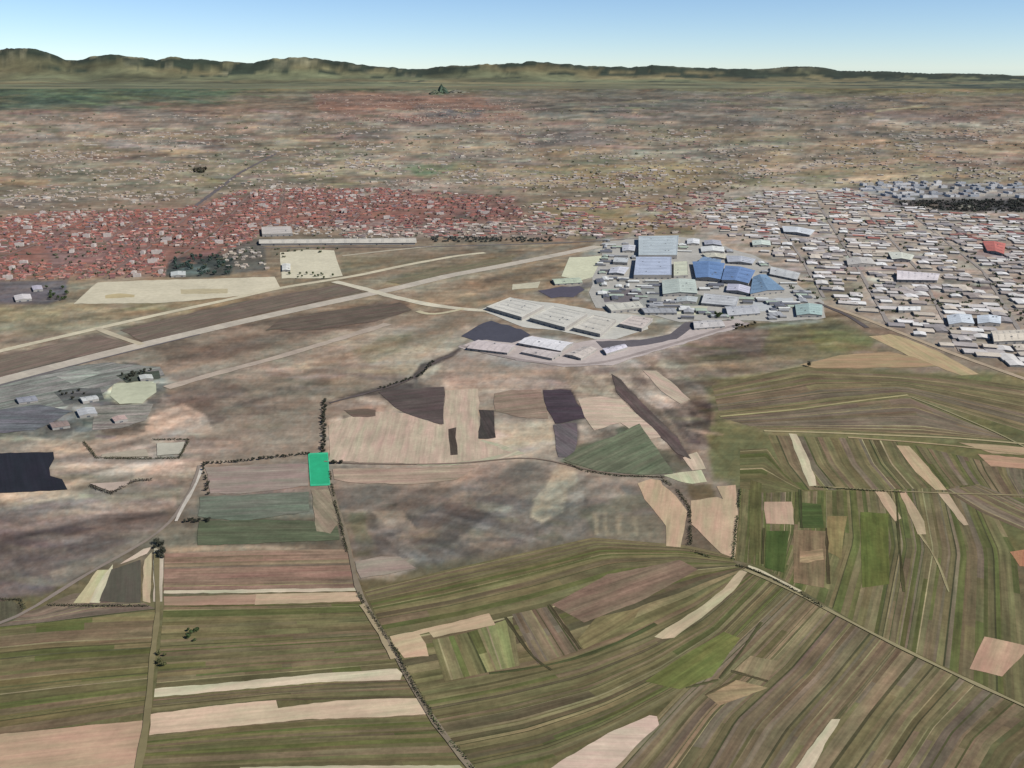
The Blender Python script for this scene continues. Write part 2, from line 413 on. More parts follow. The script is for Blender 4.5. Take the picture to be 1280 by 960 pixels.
FARC = [(150,136,118),(118,108,98),(166,152,132),(104,106,86),(130,112,104),(112,102,100),(156,140,104),(96,98,84),(174,160,142),(142,120,108)]
TOWNC = [(150,104,94),(128,92,86),(108,98,92),(166,128,116),(96,100,82),(140,112,106)]
INDC = [(186,178,168),(200,194,184),(150,138,128),(126,116,108),(168,152,138),(112,112,92),(174,168,164),(98,94,92)]
COVER += blobs(P(-40,462,170,452,212,470,205,500,180,540,100,550,-40,548), 120, YARDC, (8,36), (2,8), 1.6, .85, 1)
COVER += blobs(P(-40,142,1320,132,1320,236,640,238,-40,256), 70, [(116,113,110),(176,163,147),(142,108,96),(104,112,86),(158,140,104),(128,118,112),(98,94,92)], (70,240), (4,13), 4, .7, 22)
COVER += blobs(P(-40,140,1320,130,1320,238,640,240,-40,262), 620, FARC, (8,70), (1.2,4.2), 1.2, .75, 2)
COVER += blobs(P(600,112,1320,118,1320,150,600,150), 130, [(112,106,98),(128,120,110),(96,94,90),(140,130,116),(110,112,92)], (10,60), (1,3), 1, .75, 3)
COVER += blobs(P(-40,104,420,100,330,122,250,134,-40,138), 90, [(78,92,72),(92,104,80),(66,80,66),(112,116,90),(104,104,84)], (20,120), (1,3), 1, .8, 4)
COVER += blobs(P(420,90,1320,99,1320,116,420,112), 80, [(100,104,76),(122,116,88),(140,120,96),(88,96,70),(130,126,98)], (20,120), (1,2.6), .9, .8, 5)
COVER += blobs(P(-40,292,60,266,228,262,305,238,480,238,642,248,650,280,330,290,205,344,-40,350), 160, TOWNC, (8,40), (2,6), 1.5, .8, 6)
COVER += blobs(P(880,262,1060,238,1320,272,1320,460,1180,430,1045,380,900,300), 240, INDC, (10,46), (2,6), 1.4, .85, 7)
COVER += blobs(P(560,284,880,250,960,240,880,296,690,300), 110, FARC+INDC, (8,40), (1.5,5), 1.3, .8, 8)
COVER += blobs(P(-40,630,200,622,214,650,60,740,-40,770), 60, [(104,92,90),(136,124,116),(118,106,102),(92,82,82),(150,134,122)], (30,110), (4,11), 4, .6, 9)
COVER += blobs(P(412,500,690,482,700,560,560,580,414,578), 60, [(196,178,160),(172,154,138),(184,166,150),(150,134,122),(204,188,166)], (14,70), (3,10), 2.5, .55, 10)
COVER += blobs(P(200,470,520,400,600,410,420,500,400,560,260,560), 60, [(160,146,132),(128,114,102),(146,132,118),(112,100,92),(172,158,140)], (30,120), (3,9), 2.5, .55, 11)
COVER += blobs(P(440,650,560,600,760,590,830,640,640,690,450,725), 60, [(124,118,108),(104,100,94),(142,132,120),(96,96,80),(112,108,104),(156,144,126)], (14,60), (3,12), 2.5, .6, 12)
COVER += blobs(P(690,450,900,440,900,560,800,590,720,560), 50, [(176,158,144),(120,106,98),(96,86,82),(190,172,154),(110,108,86)], (14,50), (4,12), 2, .6, 13)
COVER += blobs(P(860,400,1060,390,1180,460,900,540), 60, [(120,112,86),(140,128,104),(104,100,74),(126,110,94),(98,104,68)], (30,130), (2,7), 2, .6, 14)
COVER += blobs(P(-40,385,330,365,120,420,-40,446), 40, [(150,140,114),(126,116,96),(164,154,128),(112,104,86)], (20,100), (2,6), 2, .6, 15)
COVER += blobs(P(20,548,250,540,250,600,120,630,20,625), 40, [(176,158,140),(150,136,124),(190,170,146),(136,124,112)], (16,70), (3,8), 2, .6, 16)
def paint():
    us = np.unique(np.concatenate([np.arange(-760, -20, 30), np.arange(-20, 1301, 2.6), np.arange(1310, 2060, 30)]))
    vs = np.unique(np.concatenate([np.arange(94.5, 140, 1.0), np.arange(140, 965, 2.1), np.arange(970, 1500, 30)]))[::-1]
    U, V = np.meshgrid(us, vs); X, Y = Gn(U, V)
    # outlines wander with the lie of the land
    lg = np.log(np.maximum(Y, 1))*18; an = X/np.maximum(Y, 1)*30
    Uw = U + 7*fbm(an*1.7, lg*1.7, 3); Vw = V + 4.5*fbm(an*1.3, lg*2.2, 9)
    col = np.zeros(U.shape+(3,))
    bv = [b[0] for b in BANDS]
    for k in range(3):
        col[..., k] = np.interp(Vw, bv, [lin(b[1])[k] for b in BANDS])
    for soft, st, c, poly in COVER:
        a = np.array(poly, float); pad = soft+8
        m = (U > a[:,0].min()-pad) & (U < a[:,0].max()+pad) & (V > a[:,1].min()-pad) & (V < a[:,1].max()+pad)
        if not m.any(): continue
        x = Uw[m] if soft > 2 else U[m]+.25*(Uw[m]-U[m]); y = Vw[m] if soft > 2 else V[m]+.25*(Vw[m]-V[m])
        d = np.full(x.shape, 1e9); ins = np.zeros(x.shape, bool)
        for (x0,y0),(x1,y1) in zip(poly, poly[1:]+poly[:1]):
            ex, ey = x1-x0, y1-y0; t = np.clip(((x-x0)*ex+(y-y0)*ey)/(ex*ex+ey*ey+1e-9), 0, 1)
            d = np.minimum(d, np.hypot(x-x0-t*ex, y-y0-t*ey))
            cr = ((y0 > y) != (y1 > y)) & (x < (x1-x0)*(y-y0)/((y1-y0) if y1 != y0 else 1e-9)+x0)
            ins ^= cr
        sd = np.where(ins, d, -d)
        al = np.clip(sd/soft*.5+.5, 0, 1); al = st*al*al*(3-2*al)
        col[m] = col[m]*(1-al[:,None]) + np.array(lin(c))*al[:,None]
    for poly, dr, la, lb, amp in STREAKS:
        a = np.array(poly, float); soft = 26
        m = (U > a[:,0].min()-soft) & (U < a[:,0].max()+soft) & (V > a[:,1].min()-soft) & (V < a[:,1].max()+soft)
        x, y = Uw[m], Vw[m]; d = np.full(x.shape, 1e9); ins = np.zeros(x.shape, bool)
        for (x0,y0),(x1,y1) in zip(poly, poly[1:]+poly[:1]):
            ex, ey = x1-x0, y1-y0; t = np.clip(((x-x0)*ex+(y-y0)*ey)/(ex*ex+ey*ey+1e-9), 0, 1)
            d = np.minimum(d, np.hypot(x-x0-t*ex, y-y0-t*ey))
            ins ^= ((y0 > y) != (y1 > y)) & (x < (x1-x0)*(y-y0)/((y1-y0) if y1 != y0 else 1e-9)+x0)
        w = np.clip(np.where(ins, d, -d)/soft+.5, 0, 1)
        p0, p1 = G(*dr[:2]), G(*dr[2:]); th = math.atan2(p1[1]-p0[1], p1[0]-p0[0]); c, q = math.cos(th), math.sin(th)
        gx, gy = X[m], Y[m]; al = gx*c+gy*q; ac = -gx*q+gy*c + 30*vnoise(gx/160, gy/160, int(la))
        k = w*amp*1.7*fbm(al/la, ac/lb, int(la+lb), 4); k2 = w*.16*fbm(al/la, ac/(lb*1.7), int(la+lb)+50, 3)
        col[m] *= (1+k)[:, None]; cc = col[m]; cc[:,0] *= 1+k2; cc[:,2] *= 1-k2; col[m] = cc
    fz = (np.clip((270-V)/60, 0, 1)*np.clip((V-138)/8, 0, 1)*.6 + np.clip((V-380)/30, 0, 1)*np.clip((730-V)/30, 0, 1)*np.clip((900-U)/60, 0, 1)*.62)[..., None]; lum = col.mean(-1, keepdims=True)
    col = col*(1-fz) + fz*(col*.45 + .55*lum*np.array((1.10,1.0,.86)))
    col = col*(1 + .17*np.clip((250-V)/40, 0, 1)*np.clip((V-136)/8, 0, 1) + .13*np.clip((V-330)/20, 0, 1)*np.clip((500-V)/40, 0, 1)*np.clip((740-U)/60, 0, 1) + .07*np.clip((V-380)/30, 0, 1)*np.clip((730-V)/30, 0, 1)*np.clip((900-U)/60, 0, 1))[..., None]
    # small irregular patches of bare and grassy ground everywhere
    f = 1 + .28*fbm(an*5, lg*5, 21, 5) + .16*fbm(an*19, lg*16, 31, 3)
    g = .10*fbm(an*7, lg*6, 41, 4)
    far = np.clip((330-V)/120, 0, 1)
    f = f*(1 + far*(.62*fbm(U/46, V/3.4, 61, 4) + .42*fbm(U/13, V/2.0, 67, 3) + .3*vnoise(U/4.2, V/1.6, 69)))
    g = g + far*.20*fbm(U/50, V/4.5, 71, 3)
    col *= f[..., None]; col[..., 0] *= 1+g; col[..., 2] *= 1-g*.5
    nr, nc = U.shape
    co = np.stack([X, Y, np.zeros_like(X)], -1).reshape(-1, 3)
    idx = np.arange(nr*nc).reshape(nr, nc)
    q = np.stack([idx[:-1,:-1], idx[:-1,1:], idx[1:,1:], idx[1:,:-1]], -1).reshape(-1, 4)
    me = bpy.data.meshes.new('ground'); 
    me.vertices.add(len(co)); me.vertices.foreach_set('co', co.astype(np.float32).ravel())
    me.loops.add(q.size); me.loops.foreach_set('vertex_index', q.astype(np.int32).ravel())
    me.polygons.add(len(q)); me.polygons.foreach_set('loop_start', np.arange(0, q.size, 4, dtype=np.int32))
    me.update(calc_edges=True)
    at = me.attributes.new('Col', 'FLOAT_COLOR', 'POINT')
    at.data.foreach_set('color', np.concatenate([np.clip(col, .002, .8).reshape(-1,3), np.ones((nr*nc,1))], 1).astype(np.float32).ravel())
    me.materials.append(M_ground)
    tag(obj('ground', me), kind='structure')
paint()

# ------------------------------------------------------------------ hills on the horizon
def hills():
    SKY = [(-400,66),(-60,60),(0,60),(25,63),(50,66),(70,63),(85,60),(112,60),(128,64),(145,72),(165,72),(178,68),(205,67),(222,69),(245,72),(262,70),(290,71),(330,75),
     (352,76),(372,73),(398,71),(425,71),(445,75),(480,80),(520,83),(545,84),(565,80),(600,79),(632,79),(655,76),(690,77),(720,80),(770,82),(800,80),(850,83),(890,84),
     (930,83),(965,80),(985,82),(1005,86),(1060,87),(1100,89),(1150,89),(1190,90),(1215,93),(1240,95.5),(1300,97),(1700,97)]
    nu, nr = 760, 60
    us = np.linspace(-260, 1560, nu); rs = np.linspace(32000, 62000, nr)
    U, Rr = np.meshgrid(us, rs)
    top = np.interp(U, [s[0] for s in SKY], [s[1]+2.2+2.2*max(0,min(1,(520-s[0])/400)) for s in SKY])
    R0 = 47000.
    az = (U-640)/F
    X = az*Rr*1.06; Y = Rr
    dip = lambda v, y: H - (v-V0)/F*y*1.06
    hr = np.maximum(0, dip(top, R0))
    t = (Rr-33000)/(R0-33000)
    t = np.clip(t, 0, 1)
    prof = np.where(Rr <= R0, .16*t**2 + .84*t**9, 1-.5*np.clip((Rr-R0)/13000, 0, 1)**1.2)
    nz = fbm(X/3000, Y/4200, 55, 5)
    Z = hr*prof + np.where(Rr < R0*.985, 1, .35)*nz*200*np.clip(t*1.3-.3, 0, 1)*np.clip((hr-500)/700,.06,1)
    Z = np.where(Rr < R0*.99, np.minimum(Z, H + (Rr/R0)*(hr-H)*.985 - 6), Z)
    Z += np.clip((t-.9)*10, 0, 1)*(75*vnoise(X/260, Y/3000, 78)+40*vnoise(X/110, Y/3000, 79)) + 90*vnoise(X/420, Y/1400, 77)*np.clip(t*2-1, 0, 1)*np.clip((hr-300)/900,.15,1)
    Z[Rr < 33200] = -60
    co = np.stack([X, Y, Z], -1).reshape(-1, 3)
    idx = np.arange(nr*nu).reshape(nr, nu)
    q = np.stack([idx[:-1,:-1], idx[:-1,1:], idx[1:,1:], idx[1:,:-1]], -1).reshape(-1, 4)
    dark = np.array(lin((48,58,46))); mid = np.array(lin((106,112,82))); pale = np.array(lin((164,158,126)))
    base = np.array(lin((108,112,84)))
    # forest on the upper slopes, clearings, pasture lower down
    m = fbm(X/1300, t*22, 91, 5)
    hb = np.where(Rr < R0, (hr - Z)/R0*F, 0); forest = np.clip((10.5-hb)/4 + m*5, 0, 1)[..., None]
    lowc = base*(1+.8*fbm(X/3600, Y/1300, 12, 4))[..., None]; rb = np.clip(.5+1.6*fbm(X/5200, Y/1500, 13, 3), 0, 1)[..., None]; lowc = lowc*(1-rb) + lowc*np.array((1.25,1.0,.95))*rb
    clear = np.clip(fbm(X/1000, t*44, 17, 4)*4-.8, 0, 1)[..., None]*np.clip((900-U)/900,.15,1)[..., None]
    up = dark*(1+.5*m)[..., None]
    col = lowc*(1-forest) + (up*(1-clear) + pale*.9*clear)*forest
    # bare slopes seen at the far left and on two knolls
    for (cu, w, tt, k) in ((10,60,.84,.9),(408,15,.985,.7),(112,9,.985,.5),(88,8,.97,.5),(220,12,.97,.4),(965,18,.99,.4)):
        a = (np.exp(-((U-cu+60*m)/w)**2)*np.exp(-((t-tt)/.035)**2)*k*np.clip(.7+3*m,0,1.1))[..., None]; a = np.clip(a,0,1)
        col = col*(1-a) + pale*a
    col = col.reshape(-1,3)
    me = bpy.data.meshes.new('hills'); me.from_pydata(co.tolist(), [], q.tolist()); me.update()
    at = me.attributes.new('Col', 'FLOAT_COLOR', 'POINT')
    at.data.foreach_set('color', np.concatenate([np.clip(col,.004,.6), np.ones((nr*nu,1))], 1).astype(np.float32).ravel())
    me.materials.append(M_hill)
    for p in me.polygons: p.use_smooth = True
    tag(obj('hills', me), kind='structure')
hills()

def knoll(u, v, r, h, col):
    """a steep wooded knoll standing alone on the far plain"""
    x0, y0 = G(u, v); vs, fs, cs = [], [], []; k, m = 26, 9
    for j in range(m):
        f = j/(m-1)
        for i in range(k):
            t = i*2*PI/k; q = r*(1-f)*(1+.35*math.sin(3*t+1)+.2*random.uniform(-1,1)); z = h*(f**.75)*(1+.12*random.uniform(-1,1)) - (8 if j == 0 else 0)
            vs.append((q*math.cos(t), q*math.sin(t)*1.6, z))
    for j in range(m-1):
        for i in range(k): fs.append((j*k+i, j*k+(i+1)%k, (j+1)*k+(i+1)%k, (j+1)*k+i)); cs.append(lin4(jit(col, .2)))
    tag(obj('hills', mesh_data('hills', vs, fs, cs, M_hill), loc=(x0, y0, 0)), kind='structure')
knoll(552, 117, 170, 250, (66,82,68)); knoll(544, 118, 200, 110, (88,94,76)); knoll(571, 116, 280, 90, (116,114,100))
# ------------------------------------------------------------------ sheets lying on the plain
def wander(pts, step=9, amp=.55):
    out = []
    n = len(pts)
    for i in range(n):
        a, b = pts[i], pts[(i+1)%n]
        d = math.dist(a, b); k = max(1, int(d/step))
        for j in range(k):
            t = j/k
            out.append((a[0]+(b[0]-a[0])*t+random.uniform(-amp,amp), a[1]+(b[1]-a[1])*t+random.uniform(-amp,amp)*.6))
    return out
LAYER = [0.05]
def sheet(name, pts, col, rowdir=None, z=None, mat=None, amp=.55, mottle=1.0):
    """a flat parcel from an outline; rowdir: two photo points the rows run along"""
    if z is None: LAYER[0] += .006; z = LAYER[0]
    q = wander(pts, amp=amp)
    g = [G(*p) for p in q]
    if rowdir is None:
        d = max(((math.dist(G(*a), G(*b)), G(*a), G(*b)) for a, b in zip(pts, pts[1:]+pts[:1])))
        a, b = d[1], d[2]
    else: a, b = G(*rowdir[0]), G(*rowdir[1])
    th = math.atan2(b[1]-a[1], b[0]-a[0]); c, s = math.cos(th), math.sin(th)
    o = (sum(p[0] for p in g)/len(g), sum(p[1] for p in g)/len(g))
    vs = [(p[0]-o[0], p[1]-o[1], 0) for p in g]
    off = random.uniform(0, 3000)
    uv = [(x*c+y*s+off, -x*s+y*c+off) for x, y, _ in vs]
    me = mesh_data(name, vs, [list(range(len(vs)))], [lin4(col)], mat or M_field, uv, mottle)
    if me.polygons[0].normal.z < 0: me.flip_normals()
    return tag(obj(name, me, loc=(o[0], o[1], z)), kind='structure')
def resample(poly, n):
    p = np.array(poly, float); d = np.concatenate([[0], np.cumsum(np.hypot(*np.diff(p, axis=0).T))])
    t = np.linspace(0, d[-1], n)
    return np.stack([np.interp(t, d, p[:,0]), np.interp(t, d, p[:,1])], -1)
def parcels(name, ribs, n, palette, z=None, m=26, split=.35, jitter=.11, wmin=.35, margins=3.0):
    """narrow strip fields lying side by side between successive boundary lines (ribs)"""
    if z is None: LAYER[0] += .006; z = LAYER[0]
    rs = [resample([G(*p) for p in r], m) for r in ribs]
    rs = np.array(rs); k = len(ribs)-1
    w = np.array([random.uniform(wmin, 1.6)*(2.3 if random.random() < .12 else 1) for _ in range(n)]); e = np.concatenate([[0], np.cumsum(w)/w.sum()])*k
    def row(t):
        i = min(int(t), k-1); f = t-i
        return rs[i]*(1-f) + rs[i+1]*f
    o = rs.reshape(-1,2).mean(0)
    pm = tuple(sum(p[k] for p in palette)/len(palette) for k in range(3))
    verts, faces, cols, uvs = [], [], [], []
    L = np.hypot(*(rs[:,1:]-rs[:,:-1]).reshape(-1,2).T).sum()/len(rs)
    Wd = np.hypot(*(rs[1:]-rs[:-1]).reshape(-1,2).T).mean()*k
    e2 = []
    for i in range(n):
        e2.append((e[i], None))
        if random.random() < .30 and margins: e2.append((e[i+1]-min(.22*(e[i+1]-e[i]), margins*k/Wd), random.choice(((82,82,58),(88,86,60),(80,84,56),(152,142,112),(142,134,102)))))
    ee = [a for a, _ in e2]+[e[-1]]
    for i in range(len(e2)):
        r0, r1 = row(ee[i]), row(ee[i+1])
        base = len(verts)
        pick = lambda: tuple(.68*q+.32*e for q, e in zip(jit(random.choice(palette), jitter), pm))
        c = pick(); cut = random.sample(range(3, m-3), 2) if random.random() < split else []
        if e2[i][1]: c = jit(e2[i][1], .1); cut = []
        off = random.uniform(0, 500)
        for j in range(m):
            for r, t in ((r0, ee[i]), (r1, ee[i+1])):
                verts.append((r[j][0]-o[0], r[j][1]-o[1], 0)); uvs.append((j/(m-1)*L + off*3, t/k*Wd + off))
        for j in range(m-1):
            if j in cut: c = pick()
            b = base+2*j
            faces.append((b, b+1, b+3, b+2)); cols.append(lin4(c))
    me = mesh_data(name, verts, faces, cols, M_field, uvs)
    if me.polygons[0].normal.z < 0: me.flip_normals()
    return tag(obj(name, me, loc=(o[0], o[1], z)), kind='structure')
def ribbon(name, pts, width, col, z=None, mat=None, jitter=.12):
    """a road or track of a width in metres"""
    if z is None: LAYER[0] += .006; z = LAYER[0]
    g = np.array([G(*p) for p in pts])
    n = max(8, int(np.hypot(*np.diff(g, axis=0).T).sum()/30)); n = min(n, 160)
    # rounded bends
    g = resample(g, n)
    for _ in range(3): g[1:-1] = (g[:-2]+2*g[1:-1]+g[2:])/4
    d = np.gradient(g, axis=0); d /= np.hypot(*d.T)[:,None]; nn = np.stack([-d[:,1], d[:,0]], -1)
    o = g.mean(0); verts, faces, cols, uvs = [], [], [], []
    s = 0
    for i in range(n):
        wv = width*(1+random.uniform(-jitter, jitter))/2
        if i: s += math.dist(g[i], g[i-1])
        for sg in (-1, 1):
            p = g[i]+nn[i]*wv*sg-o; verts.append((p[0], p[1], 0)); uvs.append((s, sg*wv))
        if i: b = 2*i; faces.append((b-2, b-1, b+1, b)); cols.append(lin4(jit(col, .03)))
    me = mesh_data(name, verts, faces, cols, mat or M_paving, uvs)
    if me.polygons[0].normal.z < 0: me.flip_normals()
    return tag(obj(name, me, loc=(o[0], o[1], z)), kind='structure')

OL = (118,111,80); OD = (104,99,69); BR = (122,106,86); LO = (134,124,95); GR = (90,98,56); TN = (140,123,99); PU = (119,107,95); DB = (98,88,70)
# strip fields, far to near
parcels('fields', [P(890,482,1000,458,1180,470,1290,484), P(900,520,1000,511,1060,503,1135,494,1220,520,1300,545)], 17, [OL,PU,BR,TN,OL,LO], split=.3)
parcels('fields', [P(900,522,1000,513,1060,505,1135,497,1190,520,1245,542), P(950,536,1030,538,1100,541,1180,545,1260,550)], 9, [BR,OL,PU,LO], split=.3)
parcels('fields', [P(960,544,975,580,1000,612), P(1120,550,1135,580,1165,614)], 19, [OL,BR,PU,OD,GR,OL], split=.2)
parcels('fields', [P(1140,556,1160,585,1185,616), P(1290,590,1290,600,1300,624)], 19, [OL,PU,GR,OL,BR], split=.3)
parcels('fields', [P(925,562,960,560,980,590,1000,610), P(925,612,960,612,980,614,1010,618)], 8, [GR,OL,OD,OL], split=.4)
parcels('fields', [P(925,610,922,655,915,700), P(955,616,955,660,955,708), P(1015,614,1012,670,985,728), P(1100,612,1112,680,1090,790), P(1170,610,1185,690,1165,826), P(1225,605,1270,690,1290,885)], 73, [OL,GR,OD,GR,LO,BR,OL,PU], split=.35, m=30)
parcels('fields', [P(1180,612,1225,640,1290,668), P(1225,606,1260,620,1300,640)], 9, [BR,OL,PU,TN], split=.3)
parcels('fields', [P(455,738,560,712,660,690,740,672,860,682,912,694), P(470,768,560,752,660,728,760,700,850,696,918,703),
                   P(515,860,610,842,720,818,800,790,870,756,932,714), P(545,905,640,888,740,862,820,826,890,784,952,722),
                   P(600,968,690,948,760,918,850,868,920,808,988,740)], 54, [OL,OD,BR,OL,LO,GR,OL,DB], split=.4, m=34)
parcels('fields', [P(985,738,920,800,850,865,750,970), P(1045,770,990,835,920,900,870,985), P(1130,815,1070,890,1000,985), P(1290,890,1240,930,1200,1000)], 54, [OL,BR,PU,OL,TN,OD,LO,BR], split=.45, m=26)
parcels('fields', [P(206,692,320,688,440,686), P(204,742,320,741,446,738)], 11, [PU,(146,118,104),TN,(150,124,108)], split=.4)
parcels('fields', [P(205,756,320,755,452,752), P(195,862,300,852,400,844,500,835)], 24, [OL,BR,OL,OD,(124,110,88),GR], split=.4)
parcels('fields', [P(192,872,300,862,400,852,506,846), P(189,893,345,876,420,874,526,872)], 8, [DB,OL,BR,OD], split=.4)
parcels('fields', [P(186,920,300,906,400,899,536,893), P(180,938,300,930,430,922,552,917), P(174,972,300,968,450,964,592,962)], 17, [OD,GR,OL,BR,OD,OL], split=.3)
parcels('fields', [P(-60,778,60,766,195,762), P(-60,850,80,836,190,828), P(-60,930,80,908,186,890)], 20, [OL,(118,110,74),GR,(126,112,82),OL,BR], split=.5)
parcels('fields', [P(-60,770,40,764,90,742,150,738), P(-60,790,60,778,196,762)], 6, [(124,110,100),(130,116,100),PU], split=.3)
# the same strips carry on past the edges of the view
parcels('fields', [P(1292,626,1290,700,1296,880), P(1420,626,1450,740,1500,975)], 14, [OL,OD,LO,BR,GR,PU])
parcels('fields', [P(1296,896,1246,934,1206,1002), P(1500,990,1460,1040,1400,1120)], 12, [OL,BR,PU,OL,OD])
parcels('fields', [P(-62,768,-60,850,-62,935), P(-260,790,-280,870,-300,960)], 9, [OL,BR,OD,LO])
parcels('fields', [P(172,976,300,972,590,968), P(150,1070,330,1070,660,1070)], 9, [OL,OD,BR,GR])
parcels('fields', [P(606,976,700,980,1000,992), P(680,1080,800,1080,1000,1080)], 9, [OL,OD,BR,LO])
parcels('fields', [P(1294,470,1294,545), P(1420,480,1420,560)], 8, [OL,PU,BR,OL])
sheet('field', P(0,752,14,750,30,762,18,776,0,781,-20,782,-20,752), (96,92,76), mat=M_field)
# block of short cross strips
parcels('fields', [P(540,800,556,852), P(588,790,612,840), P(640,772,650,832)], 11, [LO,OL,GR,(140,140,98)], split=.15, m=8)
parcels('fields', [P(640,768,672,830), P(690,757,728,812)], 8, [PU,BR,(116,106,84)], split=.1, m=8)
sheet('field', P(722,800,745,772,800,760,790,780,730,812), (130,120,86), rowdir=P(722,800,790,760))
sheet('field', P(690,756,760,718,850,700,872,712,800,752,730,778), (132,112,96), rowdir=P(690,756,850,700))
sheet('field', P(806,852,850,822,905,790,925,798,890,846,850,862), (112,116,68), rowdir=P(806,852,905,790))
sheet('field', P(880,868,920,850,960,860,900,882), (164,142,112), rowdir=P(880,868,960,860))
sheet('field', P(918,838,938,820,972,826,960,850), (146,132,104))
sheet('field', P(958,664,986,664,980,716,956,710), (76,92,50), rowdir=P(970,664,968,712))
sheet('field', P(992,662,1034,664,1030,735,992,728), (130,112,88), rowdir=P(1010,664,1008,730))
sheet('field', P(1000,690,1030,686,1030,700,1000,704), (164,142,112), rowdir=P(1000,690,1030,686), amp=1.5)
sheet('field', P(998,628,1026,630,1030,660,1000,660), (78,92,54), rowdir=P(1000,660,1030,660))
sheet('field', P(1034,645,1058,645,1052,700,1036,690), (140,126,88), rowdir=P(1045,645,1045,700), amp=1.2)
sheet('field', P(1075,640,1110,642,1112,730,1078,735), (98,106,58), rowdir=P(1090,640,1095,730))
sheet('field', P(938,600,952,604,950,690,936,700), (98,96,62), rowdir=P(945,600,942,700))
sheet('field', P(1262,690,1300,684,1300,710,1275,708), (176,128,100))
# bare ploughed strips, crisp against the grass
BARE = [
 ((206,164,134), P(-40,922,100,908,185,900,184,915,182,932,176,948,166,962,-40,985)),
 ((224,190,160), P(188,893,270,882,345,875,348,885,420,876,480,873,526,873,530,884,533,893,470,897,390,899,300,907,187,919)),
 ((226,206,174), P(193,861,290,853,400,842,497,836,503,842,500,850,400,853,300,862,192,872)),
 ((206,172,140), P(320,743,447,740,450,752,318,756)),
 ((178,140,116), P(205,746,320,743,318,756,206,757)),
 ((214,196,168), P(205,738,320,737,445,735,445,739,320,741,205,742)),
 ((200,190,156), P(300,959,440,957,575,957,584,966,300,968)),
 ((214,178,142), P(487,796,546,783,611,767,619,781,575,790,541,797,537,790,524,793,532,805,536,820,506,823,493,808)),
 ((206,186,148), P(818,796,832,786,870,763,903,737,924,713,936,713,918,738,884,767,842,797,828,799)),
 ((224,192,172), P(672,972,700,952,760,917,812,894,822,896,824,906,802,926,762,968,756,975)),
 ((222,202,170), P(1040,899,1051,899,1036,922,1014,965,990,968,1010,938)),
 ((204,158,130), P(1230,796,1256,801,1285,808,1282,816,1252,846,1232,841,1212,836)),
 ((206,166,140), P(955,627,990,627,993,656,957,655)),
 ((216,198,164), P(986,542,995,543,1008,568,1018,595,1020,607,1011,608,1000,580)),
 ((206,172,134), P(1120,557,1137,558,1160,584,1184,613,1170,613,1145,590)),
 ((208,178,146), P(1172,615,1184,615,1198,636,1211,656,1204,657,1186,634)),
 ((206,172,138), P(1092,612,1107,613,1118,630,1127,648,1119,652,1108,638)),
 ((206,172,138), P(1123,613,1133,616,1148,638,1156,652,1158,668,1147,668,1139,650)),
 ((198,150,120), P(1222,568,1240,569,1295,574,1295,587,1238,583)),
 ((192,160,124), P(1198,553,1295,560,1295,569,1240,567)),
 ((200,172,128), P(1086,421,1112,418,1136,424,1180,443,1224,468,1202,470,1166,456,1138,446,1120,436)),
 ((184,150,112), P(1000,456,1050,444,1110,440,1142,446,1172,458,1100,460,1020,461)),
 ((210,174,140), P(796,604,812,599,826,600,828,606,845,620,859,640,856,664,850,684,832,683,832,658,822,643,806,624)),
 ((210,174,142), P(896,608,920,606,922,640,919,698,902,692,864,655,863,626,897,621,904,624)),
 ((212,204,168), P(830,594,852,590,876,588,884,602,866,605,848,602)),
 ((216,190,164), P(853,572,871,565,883,586,866,588)),
 ((196,186,158), P(602,550,622,554,656,567,616,576,560,582,520,582)),
 ((212,196,150), P(92,754,122,713,136,712,112,754)),
 ((220,206,172), P(112,754,128,720,142,706,136,735,124,754)),
 ((98,92,80), P(124,752,140,712,176,700,176,754)),
 ((206,184,146), P(178,752,180,700,190,690,188,754)),
 ((206,190,168), P(192,752,192,684,205,690,203,752)),
 ((226,196,176), P(150,706,180,686,190,684,184,692)),
 ((44,46,60), P(-60,568,66,565,67,574,61,585,63,595,78,599,84,612,40,615,-60,619)),
]
for c, p in BARE:
    gm = sum(c)/3; c = tuple((.76*x+.24*gm)*k for x, k in zip(c, (.95,.962,.95)))
    sheet('field', p, c, amp=.85, mottle=.5)
for q, w, c in ((P(858,860,898,850), 4, (84,84,58)), (P(900,848,926,816,952,778), 4, (84,84,58)), (P(914,839,960,852), 3, (90,84,62)), (P(882,869,918,851), 3, (92,84,62)),
               (P(1120,614,1124,680,1130,740), 4, (78,76,50)), (P(1150,668,1172,700,1186,740), 3, (160,150,116)), (P(1033,660,1036,730), 4, (80,72,52)), (P(955,660,953,705), 4, (76,74,50)),
               (P(632,772,672,832,690,838), 4, (76,72,52)), (P(686,756,726,812), 4, (80,74,54)), (P(612,842,690,834,760,812,820,780), 5, (78,82,54)), 
               (P(1000,612,1002,660), 4, (72,76,50))):
    ribbon('field_margin', q, w, c, jitter=.5, mat=M_field)
